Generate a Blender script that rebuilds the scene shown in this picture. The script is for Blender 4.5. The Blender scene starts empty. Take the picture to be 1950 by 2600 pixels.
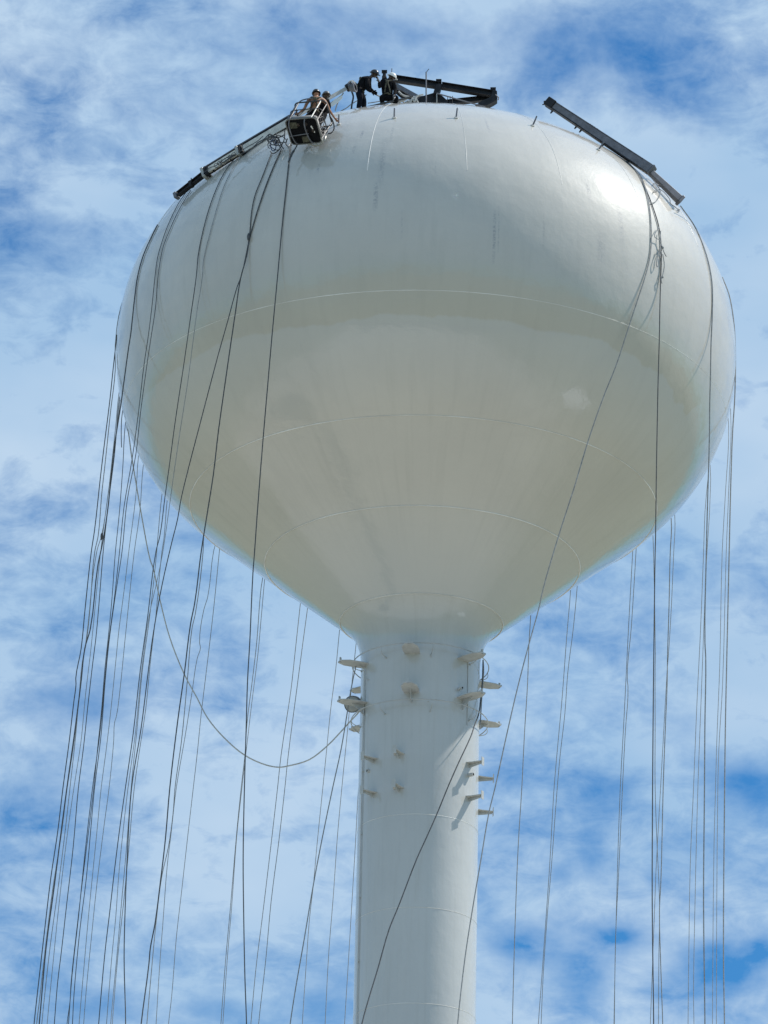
import bpy, bmesh, math, random
from mathutils import Vector, Matrix
from mathutils.bvhtree import BVHTree
random.seed(7)
PI = math.pi
scene = bpy.context.scene
COL = scene.collection

# ------------------------------------------------------------------ camera
FPX, PITCH, YAW, ROLL = 11500.0, 0.4012, -0.0094, 0.0209
CAM = Vector((0, -130, 1.7))
Fv = Vector((math.sin(YAW)*math.cos(PITCH), math.cos(YAW)*math.cos(PITCH), math.sin(PITCH)))
R0 = Vector((math.cos(YAW), -math.sin(YAW), 0)); U0 = R0.cross(Fv)
Rv = R0*math.cos(ROLL)+U0*math.sin(ROLL); Uv = -R0*math.sin(ROLL)+U0*math.cos(ROLL)
cam = bpy.data.cameras.new("camera"); camo = bpy.data.objects.new("camera", cam); COL.objects.link(camo)
cam.sensor_fit = 'HORIZONTAL'; cam.sensor_width = 36; cam.lens = FPX/1950*36
cam.clip_start = 1; cam.clip_end = 5000
camo.matrix_world = Matrix(((Rv.x, Uv.x, -Fv.x, CAM.x), (Rv.y, Uv.y, -Fv.y, CAM.y), (Rv.z, Uv.z, -Fv.z, CAM.z), (0, 0, 0, 1)))
scene.camera = camo

def ray(px, py):
    return (Fv + Rv*((px-975)/FPX) - Uv*((py-1300)/FPX)).normalized()
def P(px, py, y):                                     # the point of the place seen there, at depth y
    d = ray(px, py); return CAM + d*((y-CAM.y)/d.y)

# ------------------------------------------------------------------ materials
def new_mat(name):
    m = bpy.data.materials.new(name); m.use_nodes = True
    nt = m.node_tree; b = nt.nodes["Principled BSDF"]
    return m, nt, b
def N(nt, t, **kw):
    n = nt.nodes.new(t)
    for k, v in kw.items():
        if k in ('inp',):
            for a, b in v.items(): n.inputs[a].default_value = b
        else: setattr(n, k, v)
    return n
def L(nt, a, b): nt.links.new(a, b)
def math_n(nt, op, a, b=None, c=None, clamp=False):
    n = nt.nodes.new('ShaderNodeMath'); n.operation = op; n.use_clamp = clamp
    for i, v in enumerate((a, b, c)):
        if v is None: continue
        if isinstance(v, (int, float)): n.inputs[i].default_value = v
        else: nt.links.new(v, n.inputs[i])
    return n.outputs[0]
def mixc(nt, f, a, b, mode='MIX'):
    n = nt.nodes.new('ShaderNodeMix'); n.data_type = 'RGBA'; n.blend_type = mode
    for s, v in ((n.inputs[0], f), (n.inputs[6], a), (n.inputs[7], b)):
        if isinstance(v, (int, float)): s.default_value = v
        elif isinstance(v, (tuple, list)): s.default_value = (*v[:3], 1)
        else: nt.links.new(v, s)
    return n.outputs[2]
def simple(name, c, rough=.6, metal=0, var=.25, scale=6, spec=None):
    m, nt, b = new_mat(name)
    tc = N(nt, 'ShaderNodeTexCoord'); no = N(nt, 'ShaderNodeTexNoise', inp={'Scale': scale, 'Detail': 4})
    L(nt, tc.outputs['Object'], no.inputs['Vector'])
    d = tuple(x*(1-var) for x in c); l = tuple(min(1, x*(1+var)) for x in c)
    f = math_n(nt, 'MULTIPLY_ADD', no.outputs[0], 2.4, -.7, True)
    L(nt, mixc(nt, f, d, l), b.inputs['Base Color'])
    b.inputs['Roughness'].default_value = rough; b.inputs['Metallic'].default_value = metal
    if spec is not None: b.inputs['Specular IOR Level'].default_value = spec
    return m
M = {}
M['dark_steel'] = simple('dark_steel', (.018, .018, .022), .55, 0, .5, spec=.3)
M['grey_steel'] = simple('grey_steel', (.15, .15, .17), .5, .1)
M['alu'] = simple('aluminium', (.42, .41, .38), .45, .3, .15)
M['beige_steel'] = simple('beige_steel', (.70, .67, .60), .5, 0, .2)
M['bracket'] = simple('bracket_paint', (.47, .475, .47), .5, 0, .12)
M['fitting'] = simple('fitting_paint', (.50, .50, .48), .45, 0, .08)
M['rope_dark'] = simple('rope_dark', (.075, .08, .088), .8, 0, .35, 9)
M['rope_mid'] = simple('rope_mid', (.27, .28, .29), .8, 0, .3, 9)
M['rope_pale'] = simple('rope_pale', (.5, .5, .48), .8, 0, .2, 9)
M['rope_blue'] = simple('rope_blue', (.03, .06, .16), .7)
M['toe_grey'] = simple('toe_grey', (.17, .165, .155), .5, 0, .15)
M['basket_grey'] = simple('basket_grey', (.07, .07, .075), .5, .2)
M['black'] = simple('black_hole', (.01, .01, .012), .8)
M['black_cloth'] = simple('black_cloth', (.009, .009, .011), .95, 0, .4, spec=.1)
M['navy_cloth'] = simple('navy_cloth', (.010, .012, .02), .95, 0, .4, spec=.1)
M['camo'] = simple('olive_straps', (.09, .085, .06), .9, 0, .6, 14)
M['skin'] = simple('skin', (.42, .2, .115), .55, 0, .15)
M['skin_dark'] = simple('skin_dark', (.10, .06, .042), .55, 0, .15)
M['white_plastic'] = simple('white_plastic', (.78, .77, .74), .35, 0, .05)
M['black_plastic'] = simple('black_plastic', (.025, .025, .03), .3)
M['grey_plastic'] = simple('grey_plastic', (.16, .16, .17), .4)
M['leather'] = simple('leather', (.06, .04, .03), .7)
M['rubber'] = simple('rubber', (.02, .02, .02), .8)
M['dish'] = simple('dish_grey', (.34, .34, .32), .5, 0, .1)

# ------------------------------------------------------------------ mesh helpers
def tag(o, label=None, cat=None, group=None, kind=None):
    if label: o['label'] = label
    if cat: o['category'] = cat
    if group: o['group'] = group
    if kind: o['kind'] = kind
    return o
def empty(name, loc, label=None, cat=None, group=None):
    o = bpy.data.objects.new(name, None); COL.objects.link(o); o.location = loc; o.empty_display_size = .2
    return tag(o, label, cat, group)
class MB:
    def __init__(s): s.v = []; s.f = []
    def add(s, vs, fs):
        b = len(s.v); s.v += [Vector(v) for v in vs]; s.f += [tuple(i+b for i in f) for f in fs]; return s
    def tube(s, pts, r, seg=7, closed=False, caps=True):
        pts = [Vector(p) for p in pts]; n = len(pts); vs = []; prev = None
        for i, p in enumerate(pts):
            if closed: t = pts[(i+1) % n]-pts[i-1]
            else: t = pts[min(i+1, n-1)]-pts[max(i-1, 0)]
            if t.length < 1e-9: t = Vector((0, 0, 1))
            t.normalize()
            if prev is None:
                a = Vector((0, 0, 1)) if abs(t.z) < .9 else Vector((1, 0, 0)); u = t.cross(a).normalized()
            else:
                u = prev-t*prev.dot(t)
                u = u.normalized() if u.length > 1e-6 else t.orthogonal().normalized()
            prev = u; w = t.cross(u); rr = r[i] if isinstance(r, (list, tuple)) else r
            for k in range(seg):
                a = 2*PI*k/seg; vs.append(p+u*math.cos(a)*rr+w*math.sin(a)*rr)
        fs = []
        for i in range(n if closed else n-1):
            j = (i+1) % n
            for k in range(seg): fs.append((i*seg+k, i*seg+(k+1) % seg, j*seg+(k+1) % seg, j*seg+k))
        if not closed and caps: fs += [tuple(range(seg))[::-1], tuple((n-1)*seg+k for k in range(seg))]
        return s.add(vs, fs)
    def beam(s, a, b, w, h, up=Vector((0, 0, 1)), b1=None):
        """box from a to b, width w (sideways), height h (towards up)"""
        a, b = Vector(a), Vector(b); t = (b-a).normalized(); x = t.cross(up).normalized(); z = x.cross(t)
        w2, h2 = (w, h) if b1 is None else b1
        vs = [a+x*sx*w/2+z*sz*h/2 for sx, sz in ((-1, -1), (1, -1), (1, 1), (-1, 1))] + \
             [b+x*sx*w2/2+z*sz*h2/2 for sx, sz in ((-1, -1), (1, -1), (1, 1), (-1, 1))]
        return s.add(vs, [(3, 2, 1, 0), (4, 5, 6, 7), (0, 1, 5, 4), (1, 2, 6, 5), (2, 3, 7, 6), (3, 0, 4, 7)])
    def ibeam(s, a, b, w, h, up=Vector((0, 0, 1)), t=.018):
        a, b = Vector(a), Vector(b); d = (b-a).normalized(); x = d.cross(up).normalized(); z = x.cross(d)
        s.beam(a+z*(h/2-t/2), b+z*(h/2-t/2), w, t, up); s.beam(a-z*(h/2-t/2), b-z*(h/2-t/2), w, t, up)
        return s.beam(a, b, t, h-2*t-.002, up)
    def prism(s, poly, off):
        n = len(poly); poly = [Vector(p) for p in poly]; off = Vector(off)
        return s.add(poly+[p+off for p in poly], [tuple(range(n))[::-1], tuple(range(n, 2*n))]+[(i, (i+1) % n, n+(i+1) % n, n+i) for i in range(n)])
    def sphere(s, c, r, seg=12, rings=8, M3=None, lo=-1.0):
        c = Vector(c); r = Vector(r) if not isinstance(r, (int, float)) else Vector((r, r, r)); vs = []; fs = []
        for i in range(rings+1):
            t = PI*i/rings; z = max(math.cos(t), lo)
            for k in range(seg):
                a = 2*PI*k/seg; q = Vector((r.x*math.sin(t)*math.cos(a), r.y*math.sin(t)*math.sin(a), r.z*z))
                if M3: q = M3 @ q
                vs.append(c+q)
        for i in range(rings):
            for k in range(seg): fs.append((i*seg+k, i*seg+(k+1) % seg, (i+1)*seg+(k+1) % seg, (i+1)*seg+k))
        return s.add(vs, fs)
    def lathe(s, prof, c, axis, seg=24):
        axis = Vector(axis).normalized(); u = axis.orthogonal().normalized(); w = axis.cross(u); c = Vector(c); vs = []; fs = []
        for r, h in prof:
            for k in range(seg):
                a = 2*PI*k/seg; vs.append(c+axis*h+u*math.cos(a)*r+w*math.sin(a)*r)
        for i in range(len(prof)-1):
            for k in range(seg): fs.append((i*seg+k, i*seg+(k+1) % seg, (i+1)*seg+(k+1) % seg, (i+1)*seg+k))
        return s.add(vs, fs)
    def build(s, name, mat, parent=None, smooth=True, bevel=0, label=None):
        me = bpy.data.meshes.new(name)
        off = parent.location.copy() if parent is not None and parent.parent is None else Vector((0, 0, 0))
        if parent is not None and parent.parent is not None: off = parent.parent.location.copy()+parent.location
        o = bpy.data.objects.new(name, me); COL.objects.link(o)
        if parent is None:
            c = sum(s.v, Vector())/len(s.v); o.location = c; off = c
        me.from_pydata([v-off for v in s.v], [], s.f)
        bm = bmesh.new(); bm.from_mesh(me); bmesh.ops.recalc_face_normals(bm, faces=bm.faces)
        bm.to_mesh(me); bm.free()
        me.materials.append(mat)
        if smooth:
            me.polygons.foreach_set('use_smooth', [True]*len(me.polygons)); me.set_sharp_from_angle(angle=math.radians(38))
        if parent is not None: o.parent = parent
        if bevel:
            b = o.modifiers.new('bevel', 'BEVEL'); b.width = bevel; b.segments = 2; b.limit_method = 'ANGLE'
        if label: o['label'] = label
        return o
def smooth_path(pts, k=4):
    pts = [Vector(p) for p in pts]
    if len(pts) < 3: return pts
    out = []
    for i in range(len(pts)-1):
        a = pts[i-1] if i else pts[0]*2-pts[1]; b = pts[i]; c = pts[i+1]; d = pts[i+2] if i+2 < len(pts) else c*2-b
        # centripetal-like: scale tangents by the segment length to avoid overshoot
        L0 = (b-a).length+1e-6; L1 = (c-b).length+1e-6; L2 = (d-c).length+1e-6
        m1 = ((b-a)/L0+(c-b)/L1)*.5*L1; m2 = ((c-b)/L1+(d-c)/L2)*.5*L1
        for j in range(k):
            t = j/k; t2 = t*t; t3 = t2*t
            out.append(b*(2*t3-3*t2+1)+m1*(t3-2*t2+t)+c*(-2*t3+3*t2)+m2*(t3-t2))
    out.append(pts[-1]); return out

# ------------------------------------------------------------------ tower profile
SEAM = [(9.4366, 59.9834), (7.2783, 56.907), (4.8926, 55.0044), (2.5182, 53.1211)]
RC = 1.828; RT, HE, CT, PW, CB, PB = 9.7778, 62.1376, 7.2848, 2.1374, 1.2063, 2.6151
COLW = [46.2902, 43.3734, 40.4217]
prof = []
S2 = SEAM[1]; S4 = SEAM[3]; cs = (S2[1]-S4[1])/(S2[0]-S4[0])
# flare from column to cone
nf = 16
A0 = Vector((RC, S4[1]-1.55)); A3 = Vector((S4[0], S4[1])); A1 = A0+Vector((0, .95)); A2 = A3-Vector((1, cs)).normalized()*.42
neck = []
for i in range(nf+1):
    u = i/nf; q = A0*(1-u)**3+A1*3*u*(1-u)**2+A2*3*u*u*(1-u)+A3*u**3; neck.append((q.x, q.y))
cone = [(S4[0]+(S2[0]-S4[0])*i/12, S4[1]+(S2[1]-S4[1])*i/12) for i in range(1, 13)]
bowl = []
P0 = Vector(S2); P3 = Vector((RT, HE)); P1 = P0+CB*Vector((1, cs)); P2 = P3-Vector((0, PB))
for i in range(1, 33):
    u = i/32; q = P0*(1-u)**3+P1*3*u*(1-u)**2+P2*3*u*u*(1-u)+P3*u**3; bowl.append((q.x, q.y))
dome = []
for i in range(1, 49):
    t = PI/2*i/48; dome.append((RT*max(math.cos(t), 0)**(2/PW), HE+CT*math.sin(t)**(2/PW)))
dome[-1] = (0.001, dome[-1][1])
tankprof = cone and ([neck[-1]]+cone+bowl+dome)

def radius_at(z):
    pr = tankprof
    for a, b in zip(pr[:-1], pr[1:]):
        if a[1] <= z <= b[1]: return a[0]+(b[0]-a[0])*(z-a[1])/(b[1]-a[1]+1e-9)
    return 0
def top_z(x, y):
    r = math.hypot(x, y)
    for a, b in zip(dome[:-1], dome[1:]):
        if b[0] <= r <= a[0]: return a[1]+(b[1]-a[1])*(r-a[0])/(b[0]-a[0]-1e-9)
    return HE

def paint(name, column=False):
    m, nt, b = new_mat(name)
    geo = N(nt, 'ShaderNodeNewGeometry'); sep = N(nt, 'ShaderNodeSeparateXYZ'); L(nt, geo.outputs['Position'], sep.inputs[0])
    X, Y, Z = sep.outputs
    az = math_n(nt, 'ARCTAN2', X, math_n(nt, 'MULTIPLY', Y, -1.0))      # 0 towards the road side
    def noise(vec, sc, det=4, rough=.55, dist=0):
        n = N(nt, 'ShaderNodeTexNoise', inp={'Scale': sc, 'Detail': det, 'Roughness': rough, 'Distortion': dist}); L(nt, vec, n.inputs['Vector']); return n.outputs[0]
    base = (.575, .545, .49) if not column else (.535, .54, .525)
    big = noise(geo.outputs['Position'], .28, 4)
    col = mixc(nt, math_n(nt, 'MULTIPLY_ADD', big, 2.2, -.6, True), tuple(c*.93 for c in base), tuple(c*1.06 for c in base))
    # runs of dirt down the plate
    cv = N(nt, 'ShaderNodeCombineXYZ'); L(nt, math_n(nt, 'MULTIPLY', az, 16 if not column else 9), cv.inputs[0]); L(nt, math_n(nt, 'MULTIPLY', Z, .22), cv.inputs[1])
    st = noise(cv.outputs[0], 1.6, 5, .6)
    col = mixc(nt, math_n(nt, 'MULTIPLY', math_n(nt, 'MULTIPLY_ADD', st, 3.2, -1.6, True), .24), col, (.36, .35, .31))
    fine = noise(geo.outputs['Position'], 9, 5, .7)
    col = mixc(nt, math_n(nt, 'MULTIPLY', math_n(nt, 'MULTIPLY_ADD', fine, 3, -1.3, True), .07), col, (.38, .37, .34))
    if not column:
        # weathered band ending in a ragged water line: yellowed above, greyer below
        cw = N(nt, 'ShaderNodeCombineXYZ'); L(nt, math_n(nt, 'MULTIPLY', az, 2.0), cw.inputs[0]); cw.inputs[1].default_value = 3.3
        wob = noise(cw.outputs[0], 2.2, 6, .6)
        # patches hang lower on the right
        drop = math_n(nt, 'MULTIPLY', math_n(nt, 'SMOOTH_MAX', math_n(nt, 'SUBTRACT', az, .5), 0, .1), 1.3)
        cw2 = N(nt, 'ShaderNodeCombineXYZ'); L(nt, math_n(nt, 'MULTIPLY', az, 6.5), cw2.inputs[0]); cw2.inputs[1].default_value = 1.4
        wob2 = noise(cw2.outputs[0], 2.0, 2, .5)
        drop2 = math_n(nt, 'MULTIPLY', math_n(nt, 'MULTIPLY_ADD', wob2, 2.0, -.5, True), drop)
        line = math_n(nt, 'SUBTRACT', math_n(nt, 'MULTIPLY_ADD', wob, .7, WL-.35), drop2)
        d = math_n(nt, 'SUBTRACT', Z, line)
        above = math_n(nt, 'MULTIPLY_ADD', d, 14, .5, True)
        fade = math_n(nt, 'SUBTRACT', 1.0, math_n(nt, 'MULTIPLY_ADD', d, .5, -.25, True))
        yel = math_n(nt, 'MULTIPLY', above, fade)
        col = mixc(nt, math_n(nt, 'MULTIPLY', yel, .32), col, (.53, .48, .375))
        low = math_n(nt, 'SUBTRACT', 1.0, above)
        lowfade = math_n(nt, 'SUBTRACT', 1.0, math_n(nt, 'MULTIPLY_ADD', d, -.55, -.2, True))
        col = mixc(nt, math_n(nt, 'MULTIPLY', math_n(nt, 'MULTIPLY', low, lowfade), .5), col, (.60, .595, .575))
        # scuffs left by rigging: (azimuth, height, half widths, strength)
        sc = None
        spk = noise(cv.outputs[0], 9, 4, .8)
        spk2 = noise(geo.outputs['Position'], 14, 3, .7)
        for a0, z0, wa, wz, k in SCUFF:
            ma = math_n(nt, 'SUBTRACT', 1, math_n(nt, 'DIVIDE', math_n(nt, 'ABSOLUTE', math_n(nt, 'SUBTRACT', az, a0)), wa), None, True)
            mz = math_n(nt, 'SUBTRACT', 1, math_n(nt, 'DIVIDE', math_n(nt, 'ABSOLUTE', math_n(nt, 'SUBTRACT', Z, z0)), wz), None, True)
            q = math_n(nt, 'MULTIPLY', math_n(nt, 'MULTIPLY', math_n(nt, 'POWER', ma, .6), math_n(nt, 'POWER', mz, .5)), k)
            sc = q if sc is None else math_n(nt, 'MAXIMUM', sc, q)
        sc = math_n(nt, 'MULTIPLY', sc, math_n(nt, 'MULTIPLY_ADD', spk2, 4.5, -1.75, True))
        col = mixc(nt, sc, col, (.10, .12, .17))
    if not column:                                         # the last plates above the column carry the column's paint
        col = mixc(nt, math_n(nt, 'MULTIPLY_ADD', math_n(nt, 'ADD', Z, math_n(nt, 'MULTIPLY', big, 1.2)), -.45, 25.2, True), col, (.535, .54, .525))
    L(nt, col, b.inputs['Base Color'])
    rn = noise(geo.outputs['Position'], .9, 4)
    L(nt, math_n(nt, 'MULTIPLY_ADD', rn, .2, .38), b.inputs['Roughness'])
    b.inputs['Specular IOR Level'].default_value = .2
    b.inputs['Coat Weight'].default_value = 1.0; b.inputs['Coat Roughness'].default_value = .085; b.inputs['Coat IOR'].default_value = 1.6
    bmp = N(nt, 'ShaderNodeBump', inp={'Strength': .6, 'Distance': .05})
    wav = noise(geo.outputs['Position'], .8, 5, .55)
    fin = noise(geo.outputs['Position'], 26, 2)
    L(nt, math_n(nt, 'ADD', wav, math_n(nt, 'MULTIPLY', fin, .01)), bmp.inputs['Height']); L(nt, bmp.outputs[0], b.inputs['Normal']); L(nt, bmp.outputs[0], b.inputs['Coat Normal'])
    return m

# geometry used for ray hits
def revolve(pr, seg):
    mb = MB(); vs = []; fs = []
    for r, h in pr:
        for k in range(seg):
            a = 2*PI*k/seg; vs.append((r*math.sin(a), -r*math.cos(a), h))
    for i in range(len(pr)-1):
        for k in range(seg): fs.append((i*seg+k, i*seg+(k+1) % seg, (i+1)*seg+(k+1) % seg, (i+1)*seg+k))
    return mb.add(vs, fs)
SEG = 192
tank_mb = revolve(tankprof, SEG)
BVH_T = BVHTree.FromPolygons(tank_mb.v, tank_mb.f)
colprof = [(RC*1.9, 0), (RC*1.9, 1), (RC*1.35, 6), (RC, 12)]+[(RC, z) for z in range(14, 51, 2)]+neck
col_mb = revolve(colprof, 128)
BVH_C = BVHTree.FromPolygons(col_mb.v, col_mb.f)
def hit_t(px, py):
    h = BVH_T.ray_cast(CAM, ray(px, py)); return (h[0], h[1]) if h[0] else (None, None)
def hit_c(px, py):
    h = BVH_C.ray_cast(CAM, ray(px, py)); return (h[0], h[1]) if h[0] else (None, None)
def azz(p): return math.atan2(p.x, -p.y)
WL = 59.28
SCUFF = [(.203, 61.75, .006, .9, .6), (.216, 62.0, .003, .8, .4), (-.163, 63.0, .009, .55, .55), (-.15, 64.3, .012, 1.1, .35), (-.235, 65.6, .006, .22, .6),
         (-.25, 64.9, .006, .2, .6), (-.36, 64.3, .006, .25, .5), (.21, 66.2, .006, .5, .4), (.53, 64.0, .010, .5, .5), (.56, 62.1, .02, .6, .3), (.02, 64.0, .004, .3, .3),
         (-.08, 62.0, .004, .5, .25), (.36, 62.2, .004, .7, .3), (.64, 63.4, .012, 1.0, .4), (-.13, 65.6, .006, .5, .35)]

# ------------------------------------------------------------------ the tower
mtank = paint('tank_paint'); mcol = paint('column_paint', True)
tower = empty('water_tower', (0, 0, 0), 'huge pale grey bulb-shaped water tower on a single round column, seen from below', 'water tower')
tank = tank_mb.build('tank', mtank, tower); tank.data.polygons.foreach_set('use_smooth', [True]*len(tank.data.polygons))
colm = col_mb.build('column', mcol, tower); colm.data.polygons.foreach_set('use_smooth', [True]*len(colm.data.polygons))
for o in (tank, colm):
    at = o.data.attributes.get('sharp_edge')
    if at: o.data.attributes.remove(at)
mweld, _nt, _b = new_mat('weld_paint'); _g = N(_nt, 'ShaderNodeNewGeometry'); _n = N(_nt, 'ShaderNodeTexNoise', inp={'Scale': .55, 'Detail': 5}); L(_nt, _g.outputs['Position'], _n.inputs['Vector'])
L(_nt, mixc(_nt, math_n(_nt, 'MULTIPLY_ADD', _n.outputs[0], 4.0, -1.6, True), (.64, .61, .56), (.88, .87, .84)), _b.inputs['Base Color']); _b.inputs['Roughness'].default_value = .35
def ring_pts(r, z, n=160, a0=0, a1=2*PI):
    return [(r*math.sin(a0+(a1-a0)*i/n), -r*math.cos(a0+(a1-a0)*i/n), z) for i in range(n)]
for (r, z), rad in zip(SEAM, (.017, .016, .016, .022)):
    MB().tube(ring_pts(r, z), rad, 6, closed=True).build('weld_seam', mweld, tank)
for k in range(20):                                    # meridian welds of the roof plates
    a = -.195+k*2*PI/20; pts = []
    for i in range(6, 49, 2):
        r, z = dome[min(i, 46)]
        pts.append((r*math.sin(a), -r*math.cos(a), z))
    if k in (0, 1, 2, 3, 4, 5, 15, 16, 17, 18, 19): MB().tube(smooth_path(pts, 3), .006, 6).build('roof_weld', mweld, tank)
for z in COLW: MB().tube(ring_pts(RC, z, 96), .007, 5, closed=True).build('weld_seam', mweld, colm)
MB().tube(ring_pts(RC, neck[2][1]+.1, 96), .010, 5, closed=True).build('weld_seam', mweld, colm)

def polar(az, r, z): return Vector((r*math.sin(az), -r*math.cos(az), z))
# antenna arms high on the column: long plates with a turned-up lip
def big_arm(az, z, gusset):
    o = Vector((math.sin(az), -math.cos(az), 0)); t = Vector((math.cos(az), math.sin(az), 0)); c = o*RC; c.z = z
    f = lambda u, v, h=0: c+o*u+t*v+Vector((0, 0, h))
    W = .26; Ln = .82
    poly = [f(-.12, -W*.85), f(.22, -W), f(.60, -W*.95), f(Ln, -W*.5), f(Ln, W*.5), f(.60, W*.95), f(.22, W), f(-.12, W*.85)]
    mb = MB().prism(poly, (0, 0, .022))
    mb.prism([f(Ln, -W*.5), f(Ln+.02, -W*.5), f(Ln+.02, W*.5), f(Ln, W*.5)], (0, 0, .05)); mb.prism([f(Ln-.05, -.02), f(Ln+.018, -.02), f(Ln+.018, .02), f(Ln-.0, .02)], (0, 0, .15))
    a = mb.build('antenna_arm', M['bracket'], colm, smooth=False)
    if gusset:
        g = MB(); q = t*.008
        g.prism([f(-.1, 0, -.003)-q, f(.42, 0, -.003)-q, f(.02, 0, -.34)-q, f(-.1, 0, -.34)-q], q*2)
        g.build('gusset', M['bracket'], a, smooth=False)
B60 = math.radians(-8)
for k, dz in ((0, 0), (1, 0), (2, 0), (4, 0), (5, 0), (3, 0)):
    az = B60+k*PI/3
    if k == 1: az = math.radians(45)
    big_arm(az, 51.44, False); big_arm(az, 50.17, True)
# lower stand-offs with end plates
def stand_off(az, z):
    o = Vector((math.sin(az), -math.cos(az), 0)); t = Vector((math.cos(az), math.sin(az), 0)); c = o*RC; c.z = z
    f = lambda u, v, h=0: c+o*u+t*v+Vector((0, 0, h))
    mb = MB().prism([f(-.06, -.20), f(.14, -.13), f(.46, -.08), f(.46, .08), f(.14, .13), f(-.06, .20)], (0, 0, .018))
    mb.prism([f(-.05, -.007, -.004), f(.44, -.007, -.004), f(.44, -.007, -.06), f(-.05, -.007, -.13)], t*.014)
    a = mb.build('stand_off', M['fitting'], colm, smooth=False)
    MB().prism([f(.462, -.065, -.12), f(.462, .065, -.12), f(.462, .065, .14), f(.462, -.065, .14)], o*.016).build('end_plate', M['fitting'], a, smooth=False)
for az in (-48, -19, 57, 97, 170):
    stand_off(math.radians(az), 48.2); stand_off(math.radians(az), 47.12)
# pipe rings round the column
for z, gap in ((51.68, 8), (49.86, 8)):
    R2 = RC+.27; mb = MB().tube(ring_pts(R2, z, 96), .016, 6, closed=True)
    rg = mb.build('pipe_ring', M['bracket'], colm)
    for k in range(8):
        a = math.radians(10+45*k); st = MB()
        st.tube(smooth_path([polar(a, R2, z), polar(a, R2+.01, z-.13), polar(a, R2-.08, z-.22), polar(a, RC-.02, z-.27)], 4), .012, 6)
        st.sphere(polar(a, RC+.01, z-.28), .03, 8, 6); st.build('ring_support', M['bracket'], rg)
# conduits, ports
mb = MB(); a = math.radians(-67)
mb.tube([polar(a, RC+.03, z) for z in (10, 30, 49.0, 51.3)]+[polar(a-.05, RC+.18, 51.45)], .02, 6)
for z in range(30, 52, 2): mb.beam(polar(a-.03, RC+.02, z), polar(a+.03, RC+.02, z), .03, .02)
mb.build('conduit', mcol, colm)
mb = MB(); a = math.radians(52); mb.tube([polar(a, RC+.012, z) for z in (49.4, 50.4, 51.5)], .014, 6); mb.build('conduit', mcol, colm)
for az, z, rr in ((39.9, 50.46, .05), (-56, 47.91, .055), (55.7, 47.83, .06)):
    a = math.radians(az); o = polar(a, 1, 0); c = polar(a, RC-.03, z); k = .09 if az < 0 else .2
    p = MB().lathe([(rr, 0), (rr, k), (rr-.015, k), (rr-.015, .02), (.001, .02)], c, o, 16).build('port', mcol, colm)
    MB().lathe([(.001, k-.012), (rr-.016, k-.012)], c, o, 16).build('port_opening', M['black'], p)
# small studs on the column
for az, z in ((-60, 50.9), (8, 49.9), (10, 51.35)):
    MB().lathe([(.02, -.02), (.02, .05), (.001, .05)], polar(math.radians(az), RC, z), polar(math.radians(az), 1, 0), 10).build('stud', mcol, colm)
# rigging lugs on the roof: an upright pin on a small pad
for px, py, lean in ((860, 316, 0), (1001, 300, 0), (1158, 300, .02), (1352, 320, .08), (1519, 381, .12)):
    h, n = hit_t(px, py)
    if h is None: continue
    mb = MB().lathe([(.001, .04), (.055, .035), (.065, .02), (.065, -.03)], h, n, 14)
    lug = mb.build('lug', mtank, tank)
    MB().tube([h, h+Vector((lean, 0, .20)), h+Vector((lean*1.6, 0, .34))], [.026, .026, .022], 7).build('pin', M['grey_steel'], lug)
lift = [(.9, 70)]

# dish beside the column
dc = P(894, 1788, .2)
dish = empty('dish_antenna', dc, 'round grey drum dish mounted on the left side of the column below the tank', 'dish antenna')
ax = Vector((-.35, -.85, -.35)).normalized()
MB().lathe([(.001, .03), (.12, .05), (.24, .0), (.25, -.02), (.25, -.20), (.001, -.20)], dc, ax, 32).build('reflector', M['dish'], dish)
MB().lathe([(.253, .01), (.262, .01), (.262, -.06), (.253, -.06)], dc, ax, 32).build('rim', M['grey_steel'], dish)
MB().beam(dc-ax*.2, Vector((-1.72, .55, dc.z-.1)), .05, .07).build('mount', M['bracket'], dish, smooth=False)

# ------------------------------------------------------------------ rigging arms
def arm_segment(root, a, b, w, h, mat, name='beam'):
    o = MB().ibeam(a, b, w, h).build(name, mat, root, smooth=False); return o
La, Lb, Lc, Ld = P(452, 494, -5.1), P(519, 441, -5.75), P(607, 386, -6.35), P(884, 222, -5.3)
larm = empty('rigging_arm', Lc, 'long pale and dark steel arm lying along the left shoulder of the tank', 'rigging arm')
mb = MB().ibeam(La, Lb+(Lb-La)*.1, .16, .15); mb.build('end_beam', M['dark_steel'], larm, smooth=False)
d = (Lb-La).normalized(); MB().beam(La-d*.12, La-d*.01, .20, .21).build('end_block', M['grey_steel'], larm, smooth=False, bevel=.015)
upz = Vector((0, 0, 1))
def box_arm(a, b, w, h, root):
    t = (b-a).normalized(); x = t.cross(upz).normalized(); z = x.cross(t)
    MB().beam(a, b, w, h).build('beam', M['beige_steel'], root, smooth=False)
    MB().beam(a+z*(h/2+.03), b+z*(h/2+.03), w*.5, .05).build('top_rail', M['dark_steel'], root, smooth=False)
    MB().beam(a+z*(h/2+.075), b+z*(h/2+.075), w*.85, .03).build('top_cap', M['grey_steel'], root, smooth=False)
    mb = MB(); n = int((b-a).length/.45)
    for i in range(n):
        q = a+(b-a)*((i+.5)/n)-z*(h/2+.012)
        mb.beam(q-x*w*.4, q+x*w*.4, .03, .02, t)
    mb.beam(a-z*(h/2+.03), b-z*(h/2+.03), .04, .018)
    mb.build('cleats', M['dark_steel'], root, smooth=False)
box_arm(Lb, Lc, .16, .19, larm); box_arm(Lc+(Lc-Lb)*.03, P(742, 306, -6.1), .16, .21, larm)
dd = (Ld-Lc).normalized()
MB().beam(P(735, 305, -6.1), Ld, .10, .10).build('boom', M['alu'], larm, smooth=False)
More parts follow.
